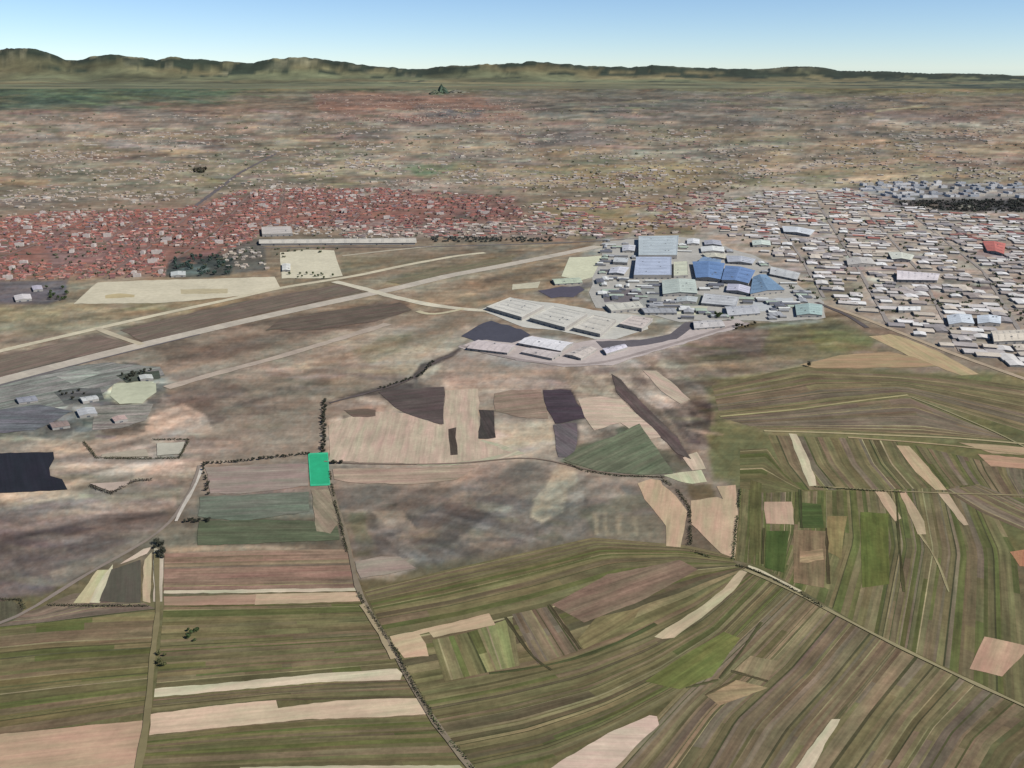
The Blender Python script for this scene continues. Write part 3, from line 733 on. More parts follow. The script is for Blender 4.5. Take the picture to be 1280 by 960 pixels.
MIDDLE = [
 ((190,172,154), P(411,577,412,532,432,522,472,515,506,517,530,526,553,532,557,488,598,486,599,550,640,566,600,574,560,580,480,579), .55),
 ((92,82,80), P(472,491,494,488,520,486,555,484,554,530,534,526,504,516,486,502), .8),
 ((110,96,86), P(430,513,450,511,470,512,470,521,440,522), .6),
 ((146,128,114), P(618,492,640,488,676,487,682,508,686,524,650,522,618,514), .8),
 ((74,68,66), P(600,513,617,513,619,548,599,549), .9), ((84,74,68), P(561,536,570,535,571,569,562,570), .9),
 ((76,66,74), P(678,488,700,486,714,488,722,504,737,522,716,526,694,529,684,512), .9),
 ((106,98,102), P(692,531,720,528,722,552,714,572,697,571), .9),
 ((198,180,162), P(722,499,752,496,776,500,802,522,830,546,806,550,776,528,742,538,730,520), .6),
 ((96,84,82), P(764,467,776,474,806,508,846,546,864,574,848,568,800,520,770,490), .8),
 ((190,172,156), P(804,463,820,464,846,484,862,500,850,505,826,488), .5),
 ((108,114,94), P(704,575,724,560,766,546,800,530,820,560,842,592,800,594,744,588), .9),
 ((154,140,132), P(256,584,320,581,384,580,385,607,310,617,264,617), .6),
 ((112,118,106), P(250,621,310,619,386,615,387,640,300,652,248,646), .9),
 ((94,100,80), P(248,652,330,650,388,652,422,658,425,675,340,679,246,682), .8),
 ((146,134,116), P(389,613,411,611,425,652,414,667,396,664), .8),
 ((156,143,132), P(444,702,476,696,500,697,520,711,450,724), .6),
 ((170,150,134), P(416,586,520,585,600,581,570,600,520,606,440,604,418,600), .7),
 ((132,133,129), P(-20,482,60,463,130,453,200,459,206,470,150,477,120,498,60,512,-20,528), 1.4),
 ((96,99,98), P(66,490,100,485,126,486,130,500,80,505), 1.2), ((106,108,114), P(-20,514,50,506,92,514,44,538,-20,543), 1.3),
 ((140,136,130), P(118,508,160,506,192,506,182,526,150,536,116,538), 1.3), ((80,86,78), P(146,470,172,465,198,464,200,473,160,478), .9),
 ((160,162,156), P(70,470,110,462,128,466,90,480), 1), ((116,104,94), P(150,413,220,396,290,380,420,356,452,364,400,376,330,391,180,428), .7),
 ((124,111,101), P(-40,458,60,432,124,419,162,430,60,455,-40,486), .7), ((124,117,97), P(484,352,560,334,640,320,640,327,560,346,508,358), .7),
 ((104,93,84), P(352,399,430,386,500,378,514,388,470,402,400,412,332,413), .8),
]
for c, p, mo in MIDDLE: sheet('field', p, c, amp=1.3, mottle=mo, rowdir=(p[0], p[2]))
# airfield aprons and yards
PAVED = [
 ('apron', (208,199,172), P(92,380,122,353,200,350,280,348,343,346,350,360,330,366,282,372,200,379)),
 ('apron', (210,203,176), P(350,316,384,312,417,313,428,345,410,348,352,348)),
 ('apron', (186,174,140), P(226,362,284,361,284,367,226,368)),
 ('apron', (188,172,130), P(131,369,150,367,168,369,168,372,132,373)),
 ('apron', (208,208,178), P(712,322,752,320,757,332,752,343,728,350,702,346)),
 ('apron', (196,190,164), P(640,356,676,352,672,360,640,362)),
 ('car_park', (74,74,84), P(578,420,596,407,616,402,652,412,662,420,640,431,600,430)),
 ('car_park', (84,80,92), P(671,364,690,360,724,357,731,362,715,372,690,372)),

 ('yard', (178,175,166), P(756,303,806,297,868,297,942,318,990,350,1030,378,1030,398,968,403,900,400,850,402,816,394,744,384,736,366,748,330)),
 ('yard', (190,178,171), P(574,434,600,425,640,430,664,420,720,430,752,424,800,428,842,420,866,402,924,400,934,406,862,428,764,456,704,459,646,450)),
 ('yard', (150,152,146), P(800,356,826,352,828,376,800,384,776,378)),
 ('yard', (128,132,120), P(858,366,905,372,890,384,850,382)),
 ('yard', (196,196,172), P(846,382,884,384,878,394,842,392)),
 ('yard', (112,106,108), P(752,366,796,362,806,372,790,380,756,377)),
 ('yard', (186,190,190), P(936,376,990,372,996,384,950,390)),
 ('road', (98,93,96), P(744,427,800,425,838,418,856,403,894,402,888,411,862,412,846,424,800,433,752,435)),
 ('yard', (192,194,166), P(141,481,180,477,194,479,196,490,176,505,150,505,136,496)),
 ('apron', (200,198,187), P(600,387,644,373,676,378,702,380,742,388,806,396,810,412,770,424,744,424,700,414,652,409)),
]
for nm, c, p in PAVED: sheet(nm, p, c, mat=M_paving, amp=2.0 if nm in ('yard','car_park') else .7)

# roads, runway, tracks
ribbon('runway', P(-120,510,0,476,150,438,290,405,380,385,460,368,490,362,560,345,640,330,700,318,748,308), 50, (190,180,163), jitter=.03)
ribbon('runway_edge', P(-120,517,0,482,100,455,200,430,250,418), 8, (110,104,104), jitter=.1)
ribbon('taxiway', P(-120,468,0,439,60,425,125,410,200,393,280,376,350,360,420,349,450,344,510,331,570,320,606,316), 28, (204,194,166), jitter=.05)
ribbon('taxiway', P(122,411,150,422,178,431), 20, (188,176,150))
ribbon('taxiway', P(418,352,455,361,490,371,540,382,600,389,622,388), 32, (208,200,176))
ribbon('taxiway', P(522,389,532,394,550,393,580,386), 18, (192,182,150))
ribbon('taxiway', P(208,485,270,467,340,449,400,431,440,419,485,405), 30, (178,163,146), jitter=.2)
ribbon('taxiway', P(428,320,480,314,540,308), 20, (182,172,150), jitter=.1)
ribbon('road', P(325,310,420,309,520,309,700,304,800,298), 14, (112,106,104))
ribbon('road', P(235,264,260,246,300,216,345,192), 26, (104,96,94), jitter=.3)
ribbon('railway', P(1036,382,1080,398,1130,418,1180,438,1230,456,1290,477), 17, (178,160,134))
ribbon('railway_verge', P(1020,378,1060,394,1084,410), 16, (90,82,80), jitter=.2)
ribbon('track', P(955,539,1030,541,1100,544,1200,548,1290,556), 7, (176,162,122))
ribbon('track', P(1060,547,1130,552,1200,558,1290,569), 6, (170,150,114))
ribbon('track', P(900,521,1000,512,1060,503,1135,494), 6, (168,158,112), jitter=.3)
ribbon('track', P(1140,497,1180,512,1235,537,1250,540,1262,550,1290,564), 5, (152,144,106))
ribbon('track', P(1018,608,1060,611,1130,615,1185,617,1290,620), 4, (146,134,98))
ribbon('track', P(930,712,960,722,985,735,1030,760,1085,790,1130,812,1180,838,1230,860,1300,892), 5.5, (154,144,108), jitter=.3)
ribbon('track', P(935,708,958,717,1000,740), 6, (206,196,164), jitter=.4)
ribbon('track', P(412,605,420,630,428,655,436,680,440,705,446,737,454,754,472,782,488,806,503,835,520,865,536,896,552,918,572,938,596,970), 7, (132,120,100), jitter=.25)
ribbon('track', P(452,756,468,778,480,802,492,824), 6, (168,152,120), jitter=.3)
ribbon('track', P(-40,792,0,784,20,779,45,758,80,735,120,711,160,690,200,668,222,644,240,612,250,582), 7, (140,128,116), jitter=.25)
ribbon('track', P(220,652,224,640,236,622,248,602,252,586), 6, (200,192,178), jitter=.3)
ribbon('track', P(405,577,430,580,560,581,620,576,652,570,690,575,730,588,770,594,830,597), 5, (124,108,94), jitter=.3)
ribbon('track', P(196,692,196,740,200,770,192,800,188,850,186,892,180,930,172,965), 7, (128,118,84), jitter=.35)
ribbon('road', P(575,432,610,442,660,452,712,458,760,453,820,436,862,424,912,408,936,404), 14, (160,148,142), jitter=.15)
ribbon('road', P(566,444,540,452,520,474,480,486,412,504), 9, (92,82,78), jitter=.4)

# ------------------------------------------------------------------ large halls with parts
def box(vs, fs, cs, x0, y0, z0, x1, y1, z1, c, bottom=False):
    b = len(vs)
    vs += [(x0,y0,z0),(x1,y0,z0),(x1,y1,z0),(x0,y1,z0),(x0,y0,z1),(x1,y0,z1),(x1,y1,z1),(x0,y1,z1)]
    f = [(0,1,5,4),(1,2,6,5),(2,3,7,6),(3,0,4,7),(4,5,6,7)] + ([(3,2,1,0)] if bottom else [])
    fs += [tuple(b+i for i in q) for q in f]; cs += [c]*len(f)
def hall(label, cat, quad, h, roofc, wallc=(170,166,160), flat=False, name='factory_hall', lights=5, vents=3, group=None):
    g = [Vector((*G(*p), 0)) for p in quad]
    if (g[1]-g[0]).cross(g[2]-g[1]).z < 0: g = g[::-1]
    # start with the longest edge
    k = max(range(2), key=lambda i: (g[(i+1)%4]-g[i]).length)
    g = g[k:]+g[:k]
    o = sum(g, Vector())/4; g = [p-o for p in g]
    root = tag(empty(name, o), label, cat, group)
    vs = [tuple(p) for p in g] + [(p.x, p.y, h) for p in g]
    fs = [(i, (i+1)%4, 4+(i+1)%4, 4+i) for i in range(4)]
    wc = lin4(wallc)
    span = ((g[3]-g[0]).length + (g[2]-g[1]).length)/2
    pt = lambda s, t: (g[0]*(1-s)+g[1]*s)*(1-t) + (g[3]*(1-s)+g[2]*s)*t
    rise = 0.0 if flat else min(5, span*.06)
    if not flat:
        vs += [tuple(pt(0,.5)+Vector((0,0,h+rise))), tuple(pt(1,.5)+Vector((0,0,h+rise)))]
        fs += [(4, 8, 7), (5, 6, 9)]
    obj('wall', mesh_data('wall', vs, fs, [wc]*len(fs), M_wall), root)
    rc = lin4(roofc)
    e = .012
    if flat:
        # deck inside a low parapet
        a = [pt(0,0), pt(1,0), pt(1,1), pt(0,1)]; b = [pt(e,e*1.5), pt(1-e,e*1.5), pt(1-e,1-e*1.5), pt(e,1-e*1.5)]
        rv = [(p.x,p.y,h+.02) for p in a] + [(p.x,p.y,h+1.0) for p in a] + [(p.x,p.y,h+1.0) for p in b] + [(p.x,p.y,h+.3) for p in b]
        rf = []
        for i in range(4):
            j = (i+1)%4
            rf += [(i,j,4+j,4+i), (4+i,4+j,8+j,8+i), (8+i,8+j,12+j,12+i)]
        rf.append((12,13,14,15))
    else:
        rows = [(-.02,h-.1), (.5,h+rise+.15), (1.02,h-.1)]
        rv = []; rf = []
        for t, z in rows:
            for s in (-.01, 1.01): p = pt(s, t); rv.append((p.x,p.y,z+.12))
        for t, z in rows:
            for s in (-.01, 1.01): p = pt(s, t); rv.append((p.x,p.y,z-.25))
        rf = [(0,1,3,2),(2,3,5,4),(6,8,9,7),(8,10,11,9),(0,6,7,1),(4,5,11,10),(0,2,8,6),(2,4,10,8),(1,7,9,3),(3,9,11,5)]
    ro = obj('roof', mesh_data('roof', rv, rf, [rc]*len(rf), M_roof), root)
    zt = lambda t: h+.3 if flat else h+rise*(1-abs(t-.5)*2)+.2
    for i in range(lights):
        s = (i+.7)/(lights+.4); v2, f2, c2 = [], [], []
        w = .22/max(lights, 1)
        for t0, t1 in (((.12,.88),) if flat else ((.08,.44),(.56,.92))):
            q = [pt(s,t0), pt(s+w,t0), pt(s+w,t1), pt(s,t1)]; zz = [zt(t0),zt(t0),zt(t1),zt(t1)]
            b = len(v2)
            v2 += [(p.x,p.y,z-.1) for p, z in zip(q, zz)] + [(p.x,p.y,z+.35) for p, z in zip(q, zz)]
            f2 += [tuple(b+k for k in x) for x in ((0,1,5,4),(1,2,6,5),(2,3,7,6),(3,0,4,7),(4,5,6,7))]
        obj('skylight', mesh_data('skylight', v2, f2, [lin4(tuple(.93*x+4 for x in roofc))]*len(f2), M_metal), ro)
    for i in range(vents):
        s, t = random.uniform(.15,.85), random.choice((random.uniform(.15,.4), random.uniform(.6,.85)))
        p = pt(s, t); v2, f2, c2 = [], [], []
        box(v2, f2, c2, -1.8,-1.4,-.2, 1.8,1.4,1.9, lin4((150,152,154)))
        box(v2, f2, c2, -2.0,-1.6,1.903, 2.0,1.6,2.1, lin4((120,122,126)), True)
        obj('roof_vent', mesh_data('roof_vent', v2, f2, c2, M_metal), ro, (p.x,p.y,zt(t)))
    # doors on the wall nearest the viewer
    i = min(range(4), key=lambda i: ((g[i]+g[(i+1)%4])/2).y)
    a, b = g[i], g[(i+1)%4]; L = (b-a).length; dr = (b-a)/L; nr = Vector((dr.y,-dr.x,0))
    for kx in range(max(1, min(6, int(L/22)))):
        nd = max(1, min(6, int(L/22))); c = a + dr*L*(kx+.5)/nd + nr*.12
        hw = min(3.2, L*.18); hh = min(h*.6, 5.2)
        q = [c-dr*hw-nr*.2, c+dr*hw-nr*.2, c+dr*hw, c-dr*hw]
        v2 = [(p.x,p.y,.05) for p in q] + [(p.x,p.y,hh) for p in q]
        f2 = [(0,1,5,4),(1,2,6,5),(2,3,7,6),(3,0,4,7),(4,5,6,7)]
        obj('loading_door', mesh_data('loading_door', v2, f2, [lin4((104,108,114))]*5, M_metal), root)
    return root
HALLPIX = []
def H_(label, quad, h, roofc, **kw):
    HALLPIX.append(quad); return hall(label, kw.pop('cat', 'hall'), quad, h, roofc, **kw)
H_('huge pale grey flat-roofed hall at the back of the works', P(798,300,848,299,846,324,798,324), 16, (186,196,198), flat=True, lights=6, vents=6)
H_('huge bluish grey flat-roofed hall with narrow skylights in front of the pale grey one', P(795,326,839,326,839,349,792,349), 15, (180,190,208), flat=True, lights=5, vents=4)
H_('cream-roofed annexe on the right flank of the two huge grey halls', P(842,331,859,330,860,347,842,348), 10, (206,208,184), flat=True, lights=2, vents=2)
H_('pale shed with greenish ridged roof below the huge halls', P(828,354,868,353,871,370,829,371), 10, (188,198,188), lights=6)
H_('bright blue roofed hall, the left of the blue pair', P(868,332,884,325,905,335,899,351,873,350), 12, (104,136,182), lights=3) if False else None
H_('bright blue roofed hall, left and larger of the blue pair', P(866,331,905,333,900,353,870,351), 12, (108,138,180), lights=3)
H_('bright blue roofed hall, right and narrower of the blue pair', P(907,336,943,342,935,358,902,354), 12, (112,140,182), lights=3)
H_('slate blue roofed shed behind the bright blue halls', P(880,324,902,328,900,332,872,331), 10, (128,152,180), lights=2, vents=1)
H_('steel blue roofed hall at the pointed right end of the works', P(941,350,957,347,980,366,938,371), 11, (122,150,176), lights=4)
H_('lavender white roofed shed between the bright blue and steel blue halls', P(910,358,938,362,936,370,908,366), 9, (198,198,212), lights=3, vents=1)
H_('pale turquoise roofed shed at the edge of the fields', P(994,384,1027,384,1027,397,996,397), 8, (170,192,186), lights=4)
H_('small white roofed shed at the top of the works beside the road', P(859,301,874,301,874,307,859,307), 8, (224,226,226), lights=2, vents=1)
H_('grey roofed shed at the top of the works with a white neighbour', P(880,303,900,303,902,309,881,308), 8, (176,178,186), lights=2, vents=1)
H_('long white roofed shed in the upper middle of the works', P(876,311,904,311,905,317,877,317), 8, (222,224,220), lights=3, vents=1)
H_('greenish white roofed shed on the upper right of the works', P(940,303,962,303,963,309,941,309), 8, (206,216,204), lights=2, vents=1)
H_('cream ribbed shed behind the blue hall', P(878,319,908,320,906,325,884,324), 7, (208,204,184), lights=2, vents=1)
H_('bluish white long shed beyond the works by the quarter edge', P(978,285,1018,290,1012,296,980,292), 9, (218,222,224), lights=4, vents=1)
H_('grey shed tucked at the left side of the huge halls', P(778,309,794,309,793,316,778,316), 8, (200,202,206), lights=2, vents=1)
H_('white shed left of the bluish grey hall', P(764,337,786,337,780,345,761,344), 8, (206,208,214), lights=2, vents=1)
H_('grey white office block left of the bluish grey hall', P(768,325,786,326,784,332,766,331), 11, (196,200,200), flat=True, lights=0, vents=2)
H_('pale grey shed under the greenish ridged shed', P(846,374,872,374,870,380,846,380), 7, (186,192,190), lights=2, vents=1)
H_('long low grey shed along the top road of the works', P(800,388,842,388,846,394,806,394), 8, (164,166,168), lights=5, vents=1)
H_('cream flat-roofed hall, westernmost of the cream row', P(608,388,638,376,680,386,652,401), 11, (211,208,196), flat=True, lights=4, vents=4)
H_('broad cream flat-roofed hall second from the left in the cream row', P(662,402,692,387,734,396,706,414), 11, (208,205,193), flat=True, lights=4, vents=4)
H_('buff cream hall in the middle of the cream row', P(716,414,742,398,770,404,750,422), 10, (206,201,188), flat=True, lights=3, vents=3)
H_('pinkish cream hall at the right end of the cream row', P(774,409,790,399,816,402,802,415), 10, (206,194,184), flat=True, lights=3, vents=2)
H_('bright white shed standing below the cream row', P(648,432,664,424,716,432,701,442), 8, (228,226,226), lights=5, vents=2)
H_('long pinkish white shed at the lower left corner of the works', P(584,438,598,428,644,435,634,444), 7, (206,194,190), lights=5, vents=1)
H_('low pinkish shed just above the works road', P(652,443,664,438,702,444,690,451), 7, (200,190,184), lights=4, vents=1)
H_('low buff shed at the bend of the works road', P(706,446,730,436,746,439,726,451), 7, (202,192,182), lights=3, vents=1)
H_('lavender white shed right of the bend in the works road', P(753,439,780,433,784,437,758,445), 7, (214,210,218), lights=3, vents=1)
H_('broad pale grey shed with ribs right of the dark works road', P(866,404,900,402,906,410,868,413), 6, (196,192,188), lights=3, vents=1)
H_('flat whitish hall between the cream row and the ribbed long shed', P(756,384,800,380,806,388,764,392), 9, (206,204,190), flat=True, lights=3, vents=2)
H_('wide pale hall at the centre of the works below the lavender shed', P(880,370,924,374,920,386,876,382), 8, (194,196,196), flat=True, lights=3, vents=2)
H_('light grey hall at the right of the works above the green trees', P(906,386,944,384,950,394,910,397), 7, (186,188,190), lights=3, vents=1)
H_('pale green roofed shed above the dark car park of the works', P(690,351,724,349,728,355,694,357), 6, (190,200,176), lights=2, vents=1)
H_('pale grey shed above the bright blue pair', P(908,322,944,326,940,332,910,330), 8, (188,192,198), lights=3, vents=1)
H_('white grey shed at the far right corner of the works', P(964,336,1000,344,996,352,962,345), 8, (200,202,200), lights=3, vents=1)
H_('pale square-roofed terminal hall behind the square apron', P(327,287,364,286,366,295,328,296), 12, (200,192,182), flat=True, lights=3, vents=2, name='terminal')
H_('very long pale hangar row beside the airfield road', P(326,302,518,300,519,306,326,307), 9, (204,198,184), lights=12, vents=4, name='hangar')
H_('small white hangar at the corner of the square apron', P(353,332,363,332,363,340,353,340), 7, (226,226,216), lights=2, vents=1, name='hangar')
H_('white roofed airfield shed below the dark trees', P(214,342,232,341,232,346,214,347), 6, (206,210,204), lights=2, vents=1, name='hangar')
H_('wide white roofed warehouse with a dark yard on its left', P(1121,342,1174,346,1171,354,1121,353), 11, (226,218,218), lights=6, vents=2, name='warehouse', cat='warehouse')
H_('white warehouse seen end-on above the wide white one', P(1110,318,1142,322,1138,328,1115,327), 10, (220,222,206), lights=4, vents=1, name='warehouse', cat='warehouse')
H_('narrow bright white warehouse near the railway', P(1122,386,1150,386,1150,391,1123,391), 8, (234,234,230), lights=3, vents=1, name='warehouse', cat='warehouse')
H_('bluish white warehouse near the railway, left of two', P(1183,398,1213,397,1217,408,1186,409), 9, (206,214,220), lights=4, vents=2, name='warehouse', cat='warehouse')
H_('bluish white warehouse near the railway, right of two', P(1221,398,1250,399,1250,408,1222,408), 9, (208,216,222), lights=4, vents=2, name='warehouse', cat='warehouse')
H_('large cream warehouse at the right edge near the railway', P(1238,418,1290,416,1294,429,1242,431), 10, (218,208,190), lights=6, vents=2, name='warehouse', cat='warehouse')
H_('large pale grey warehouse in the middle of the industrial quarter', P(1058,326,1088,325,1094,333,1060,334), 9, (196,192,184), lights=4, vents=2, name='warehouse', cat='warehouse')
H_('salmon red roofed warehouse among grey neighbours', P(1228,304,1256,307,1254,320,1234,316), 9, (196,116,104), lights=3, vents=1, name='warehouse', cat='warehouse')
H_('small grey farm shed beside the pale yard', P(96,515,118,512,122,520,100,523), 6, (186,188,188), lights=2, vents=0, name='farm_shed', cat='shed')
H_('white farm shed at the top of the pale yard', P(174,472,190,471,192,476,176,477), 6, (206,208,200), lights=2, vents=0, name='farm_shed', cat='shed')
H_('long brownish farm shed at the left of the farmyard', P(62,532,84,529,88,535,66,538), 6, (150,132,124), lights=2, vents=0, name='farm_shed', cat='shed')
H_('pinkish roofed farm shed between yard and fields', P(140,525,156,522,160,527,144,530), 6, (192,168,158), lights=2, vents=0, name='farm_shed', cat='shed')
H_('low grey farm shed above the dark rectangle', P(20,500,44,497,48,503,24,506), 5, (150,152,158), lights=2, vents=0, name='farm_shed', cat='shed')
H_('pale farm shed just below the farmyard road', P(100,500,120,497,124,501,104,505), 6, (196,198,194), lights=2, vents=0, name='farm_shed', cat='shed')
H_('white roofed shed beside the dark yard at the left edge', P(18,372,38,370,40,376,20,378), 7, (214,208,204), lights=2, vents=0, name='hangar')
H_('pale roofed shed between the dark yard and the green trees', P(40,360,52,359,54,364,42,365), 7, (192,186,196), lights=2, vents=0, name='hangar')

def house_geo(w, d, h, rise, wallc, roofc):
    """gable house: eaves overhang, wall below"""
    x, y = w/2, d/2; o = .5
    vs = [(-x,-y,0),(x,-y,0),(x,y,0),(-x,y,0),(-x,-y,h),(x,-y,h),(x,y,h),(-x,y,h),(-x,0,h+rise),(x,0,h+rise),
          (-x-o,-y-o,h-.2),(x+o,-y-o,h-.2),(x+o,y+o,h-.2),(-x-o,y+o,h-.2),(-x-o,0,h+rise+.2),(x+o,0,h+rise+.2)]
    fs = [(0,1,5,4),(1,2,6,9,5),(2,3,7,6),(3,0,4,8,7),(10,11,15,14),(12,13,14,15)]
    return vs, fs, [wallc]*4+[roofc]*2
def flat_geo(w, d, h, wallc, roofc):
    vs, fs, cs = [], [], []
    box(vs, fs, cs, -w/2,-d/2,0, w/2,d/2,h, wallc); cs[-1] = roofc
    box(vs, fs, cs, -w*.12,-d*.16,h, w*.1,d*.14,h+2.2, wallc); cs[-1] = roofc
    return vs, fs, cs
def near_hall(u, v):
    for q in HALLPIX:
        xs = [p[0] for p in q]; ys = [p[1] for p in q]
        if min(xs)-4 < u < max(xs)+4 and min(ys)-3 < v < max(ys)+3: return True
    return False
for i in range(118):
    while True:
        u, v = random.uniform(750,1010), random.uniform(300,400)
        if inpoly(u, v, P(752,300,870,298,960,330,1020,380,990,400,900,404,820,396,760,382,742,360)) and not near_hall(u, v): break
    x, y = G(u, v); c = random.choice([('white',(220,222,218)),('grey',(170,172,174)),('greenish',(176,190,172)),('dark grey',(110,112,120))])
    o = obj('outbuilding', mesh_data('outbuilding', *house_geo(random.uniform(16,58), random.uniform(11,32), random.uniform(4,8), 1.4, lin4((160,158,152)), lin4(c[1])), M_roof), loc=(x, y, 0), rz=R(-4)+random.uniform(-.1,.1)+random.choice((0,0,PI/2)))
    tag(o, '%s roofed little outbuilding between the big halls of the works' % c[0], 'shed', '%s roofed outbuildings of the works' % c[0])

# ------------------------------------------------------------------ houses, sheds and blocks of the town
class Mass:
    def __init__(s): s.v, s.f, s.c = [], [], []
    def add(s, geo, x, y, rz, z=0):
        vs, fs, cs = geo; b = len(s.v); c, q = math.cos(rz), math.sin(rz)
        s.v += [(x+a*c-e*q, y+a*q+e*c, z+k) for a, e, k in vs]
        s.f += [tuple(b+i for i in t) for t in fs]; s.c += cs
    def build(s, name, mat):
        return tag(obj(name, mesh_data(name, s.v, s.f, s.c, mat)), kind='stuff')
def scatter(zone, spacing, keep=.9, jitter=.3, rot=0):
    g = [G(*p) for p in zone]
    x0, x1 = min(p[0] for p in g), max(p[0] for p in g); y0, y1 = min(p[1] for p in g), max(p[1] for p in g)
    out = []; c, s = math.cos(rot), math.sin(rot); cx, cy = (x0+x1)/2, (y0+y1)/2; r = math.hypot(x1-x0, y1-y0)/2
    n = int(r/spacing)+1
    for i in range(-n, n+1):
        for j in range(-n, n+1):
            if (i % 9 == 0 or j % 6 == 0) and random.random() < .8: continue          # streets
            a = (i+random.uniform(-jitter,jitter))*spacing; b = (j+random.uniform(-jitter,jitter))*spacing
            x, y = cx+a*c-b*s, cy+a*s+b*c
            if random.random() < keep and inpoly(x, y, g):
                u, v = pix(x, y)
                if not near_hall(u, v): out.append((x, y, u, v))
    return out
STREETS = [P(-60,345,60,300,130,262), P(40,350,120,310,200,258), P(130,348,200,300,262,248), P(210,330,270,290,318,236), P(-120,322,120,316,320,306), P(-120,292,150,286,400,276,660,272),
           P(322,280,350,262,356,240), P(356,268,420,262,470,240), P(430,286,452,266,510,250), P(520,288,560,268,600,262,640,258), P(250,262,330,252,380,250),
           P(1030,372,1000,320,960,262), P(1110,404,1075,340,1020,250), P(1200,440,1150,340,1080,262), P(1290,440,1230,340,1140,268), P(900,292,1100,300,1320,318), P(980,340,1150,338,1320,352), P(1080,384,1200,380,1320,392), P(940,262,1100,272,1320,284)]
SEG = [(np.array(G(*a)), np.array(G(*b))) for q in STREETS for a, b in zip(q, q[1:])]
for q in STREETS[:11]: ribbon('street', q, 8, (132,112,104), jitter=.4)
for q in STREETS[11:]: ribbon('street', q, 11, (152,144,136), jitter=.35)
def clear_of_streets(x, y, r):
    p = np.array((x, y))
    for a, b in SEG:
        d = b-a; t = max(0, min(1, float((p-a)@d/(d@d))))
        if np.hypot(*(p-a-t*d)) < r: return False
    return True
def openness(x, y): return float(vnoise(np.array([x/130+50]), np.array([y/130]), 5)[0])
RED = [(156,96,86),(166,110,98),(144,90,82),(176,136,124),(158,106,88),(132,92,90)]
REDN = ['brick red','salmon','dark red','pale pink','orange brown','maroon']
WALLC = [(156,132,122),(146,122,112),(168,146,134),(136,112,104)]
def inview(u, v): return -15 < u < 1295 and 80 < v < 975
def town():
    mass = Mass(); named = []
    spots = scatter(P(-120,292,60,266,228,262,305,238,480,236,642,247,655,272,560,286,330,284,318,300,285,314,205,346,80,350,-120,354), 25, .93, .42, R(12))
    spots = [s for s in spots if not (205 < s[2] < 330 and s[3] > 312) and clear_of_streets(s[0], s[1], 14) and openness(s[0], s[1]) > -.30 and random.random() < 1-max(0, (s[2]-480)/300)]
    spots.sort(key=lambda s: s[1])
    # variants shared by the individual houses
    var = []
    for i in range(6):
        for k in range(3):
            w, d = (19,14) if k == 0 else ((24,14) if k == 1 else (16,15))
            g = house_geo(w, d, 4.5+k*.7, 3.4, lin4(WALLC[(i+k)%4]), lin4(jit(RED[i], .04)))
            var.append((i, mesh_data('house', *g, M_roof)))
    cnt = 0
    for x, y, u, v in spots:
        big = random.random() < .035
        if cnt < 296 and inview(u, v) and not big:
            i, me = random.choice(var)
            o = obj('house', me, loc=(x, y, 0), rz=R(12)+random.choice((0, PI/2))+random.uniform(-.12,.12))
            tag(o, '%s roofed small house in the near rows of the red town' % REDN[i], 'house', '%s roofed houses of the red town' % REDN[i]); cnt += 1
        else:
            r = random.random()
            rc = jit(random.choice(RED), .1) if r < .84 else jit(random.choice([(150,132,128),(176,164,158),(122,112,118),(198,186,176)]), .08)
            if big: g = flat_geo(random.uniform(22,40), 14, random.uniform(10,16), lin4((204,194,186)), lin4(jit((190,172,164), .12)))
            else: g = house_geo(random.uniform(14,26), random.uniform(12,16), random.uniform(4,7), 3.4, lin4(jit(random.choice(WALLC), .05)), lin4(rc))
            mass.add(g, x, y, R(12)+random.choice((0, PI/2))+random.uniform(-.12,.12))
    # pale blocks behind the terminal
    # the mixed quarter that carries the town on past the end of the airfield
    mix = RED[:4]+[(196,182,170),(172,160,150),(150,136,128),(184,150,138),(210,200,190),(128,112,112)]
    for x, y, u, v in scatter(P(430,284,660,276,690,250,800,244,905,240,900,268,880,290,760,298,560,296,430,296), 40, .9, .45, R(-4)):
        if openness(x*.8, y*.8) < -.12: continue
        g = house_geo(random.uniform(16,44), random.uniform(14,30), random.uniform(4,6), 2.2, lin4(jit((176,160,148),.08)), lin4(jit(random.choice(mix), .1)))
        mass.add(g, x, y, R(-4)+random.choice((0,0,PI/2))+random.uniform(-.15,.15))
    mass.build('town_houses', M_roof)
town()
GREYS = [(222,218,212),(202,196,190),(184,176,170),(210,199,182),(170,158,150),(230,228,224),(194,182,166),(158,152,150)]
GREYN = ['near white','pale grey','mid grey','cream','brown grey','bright white','buff','dark grey']
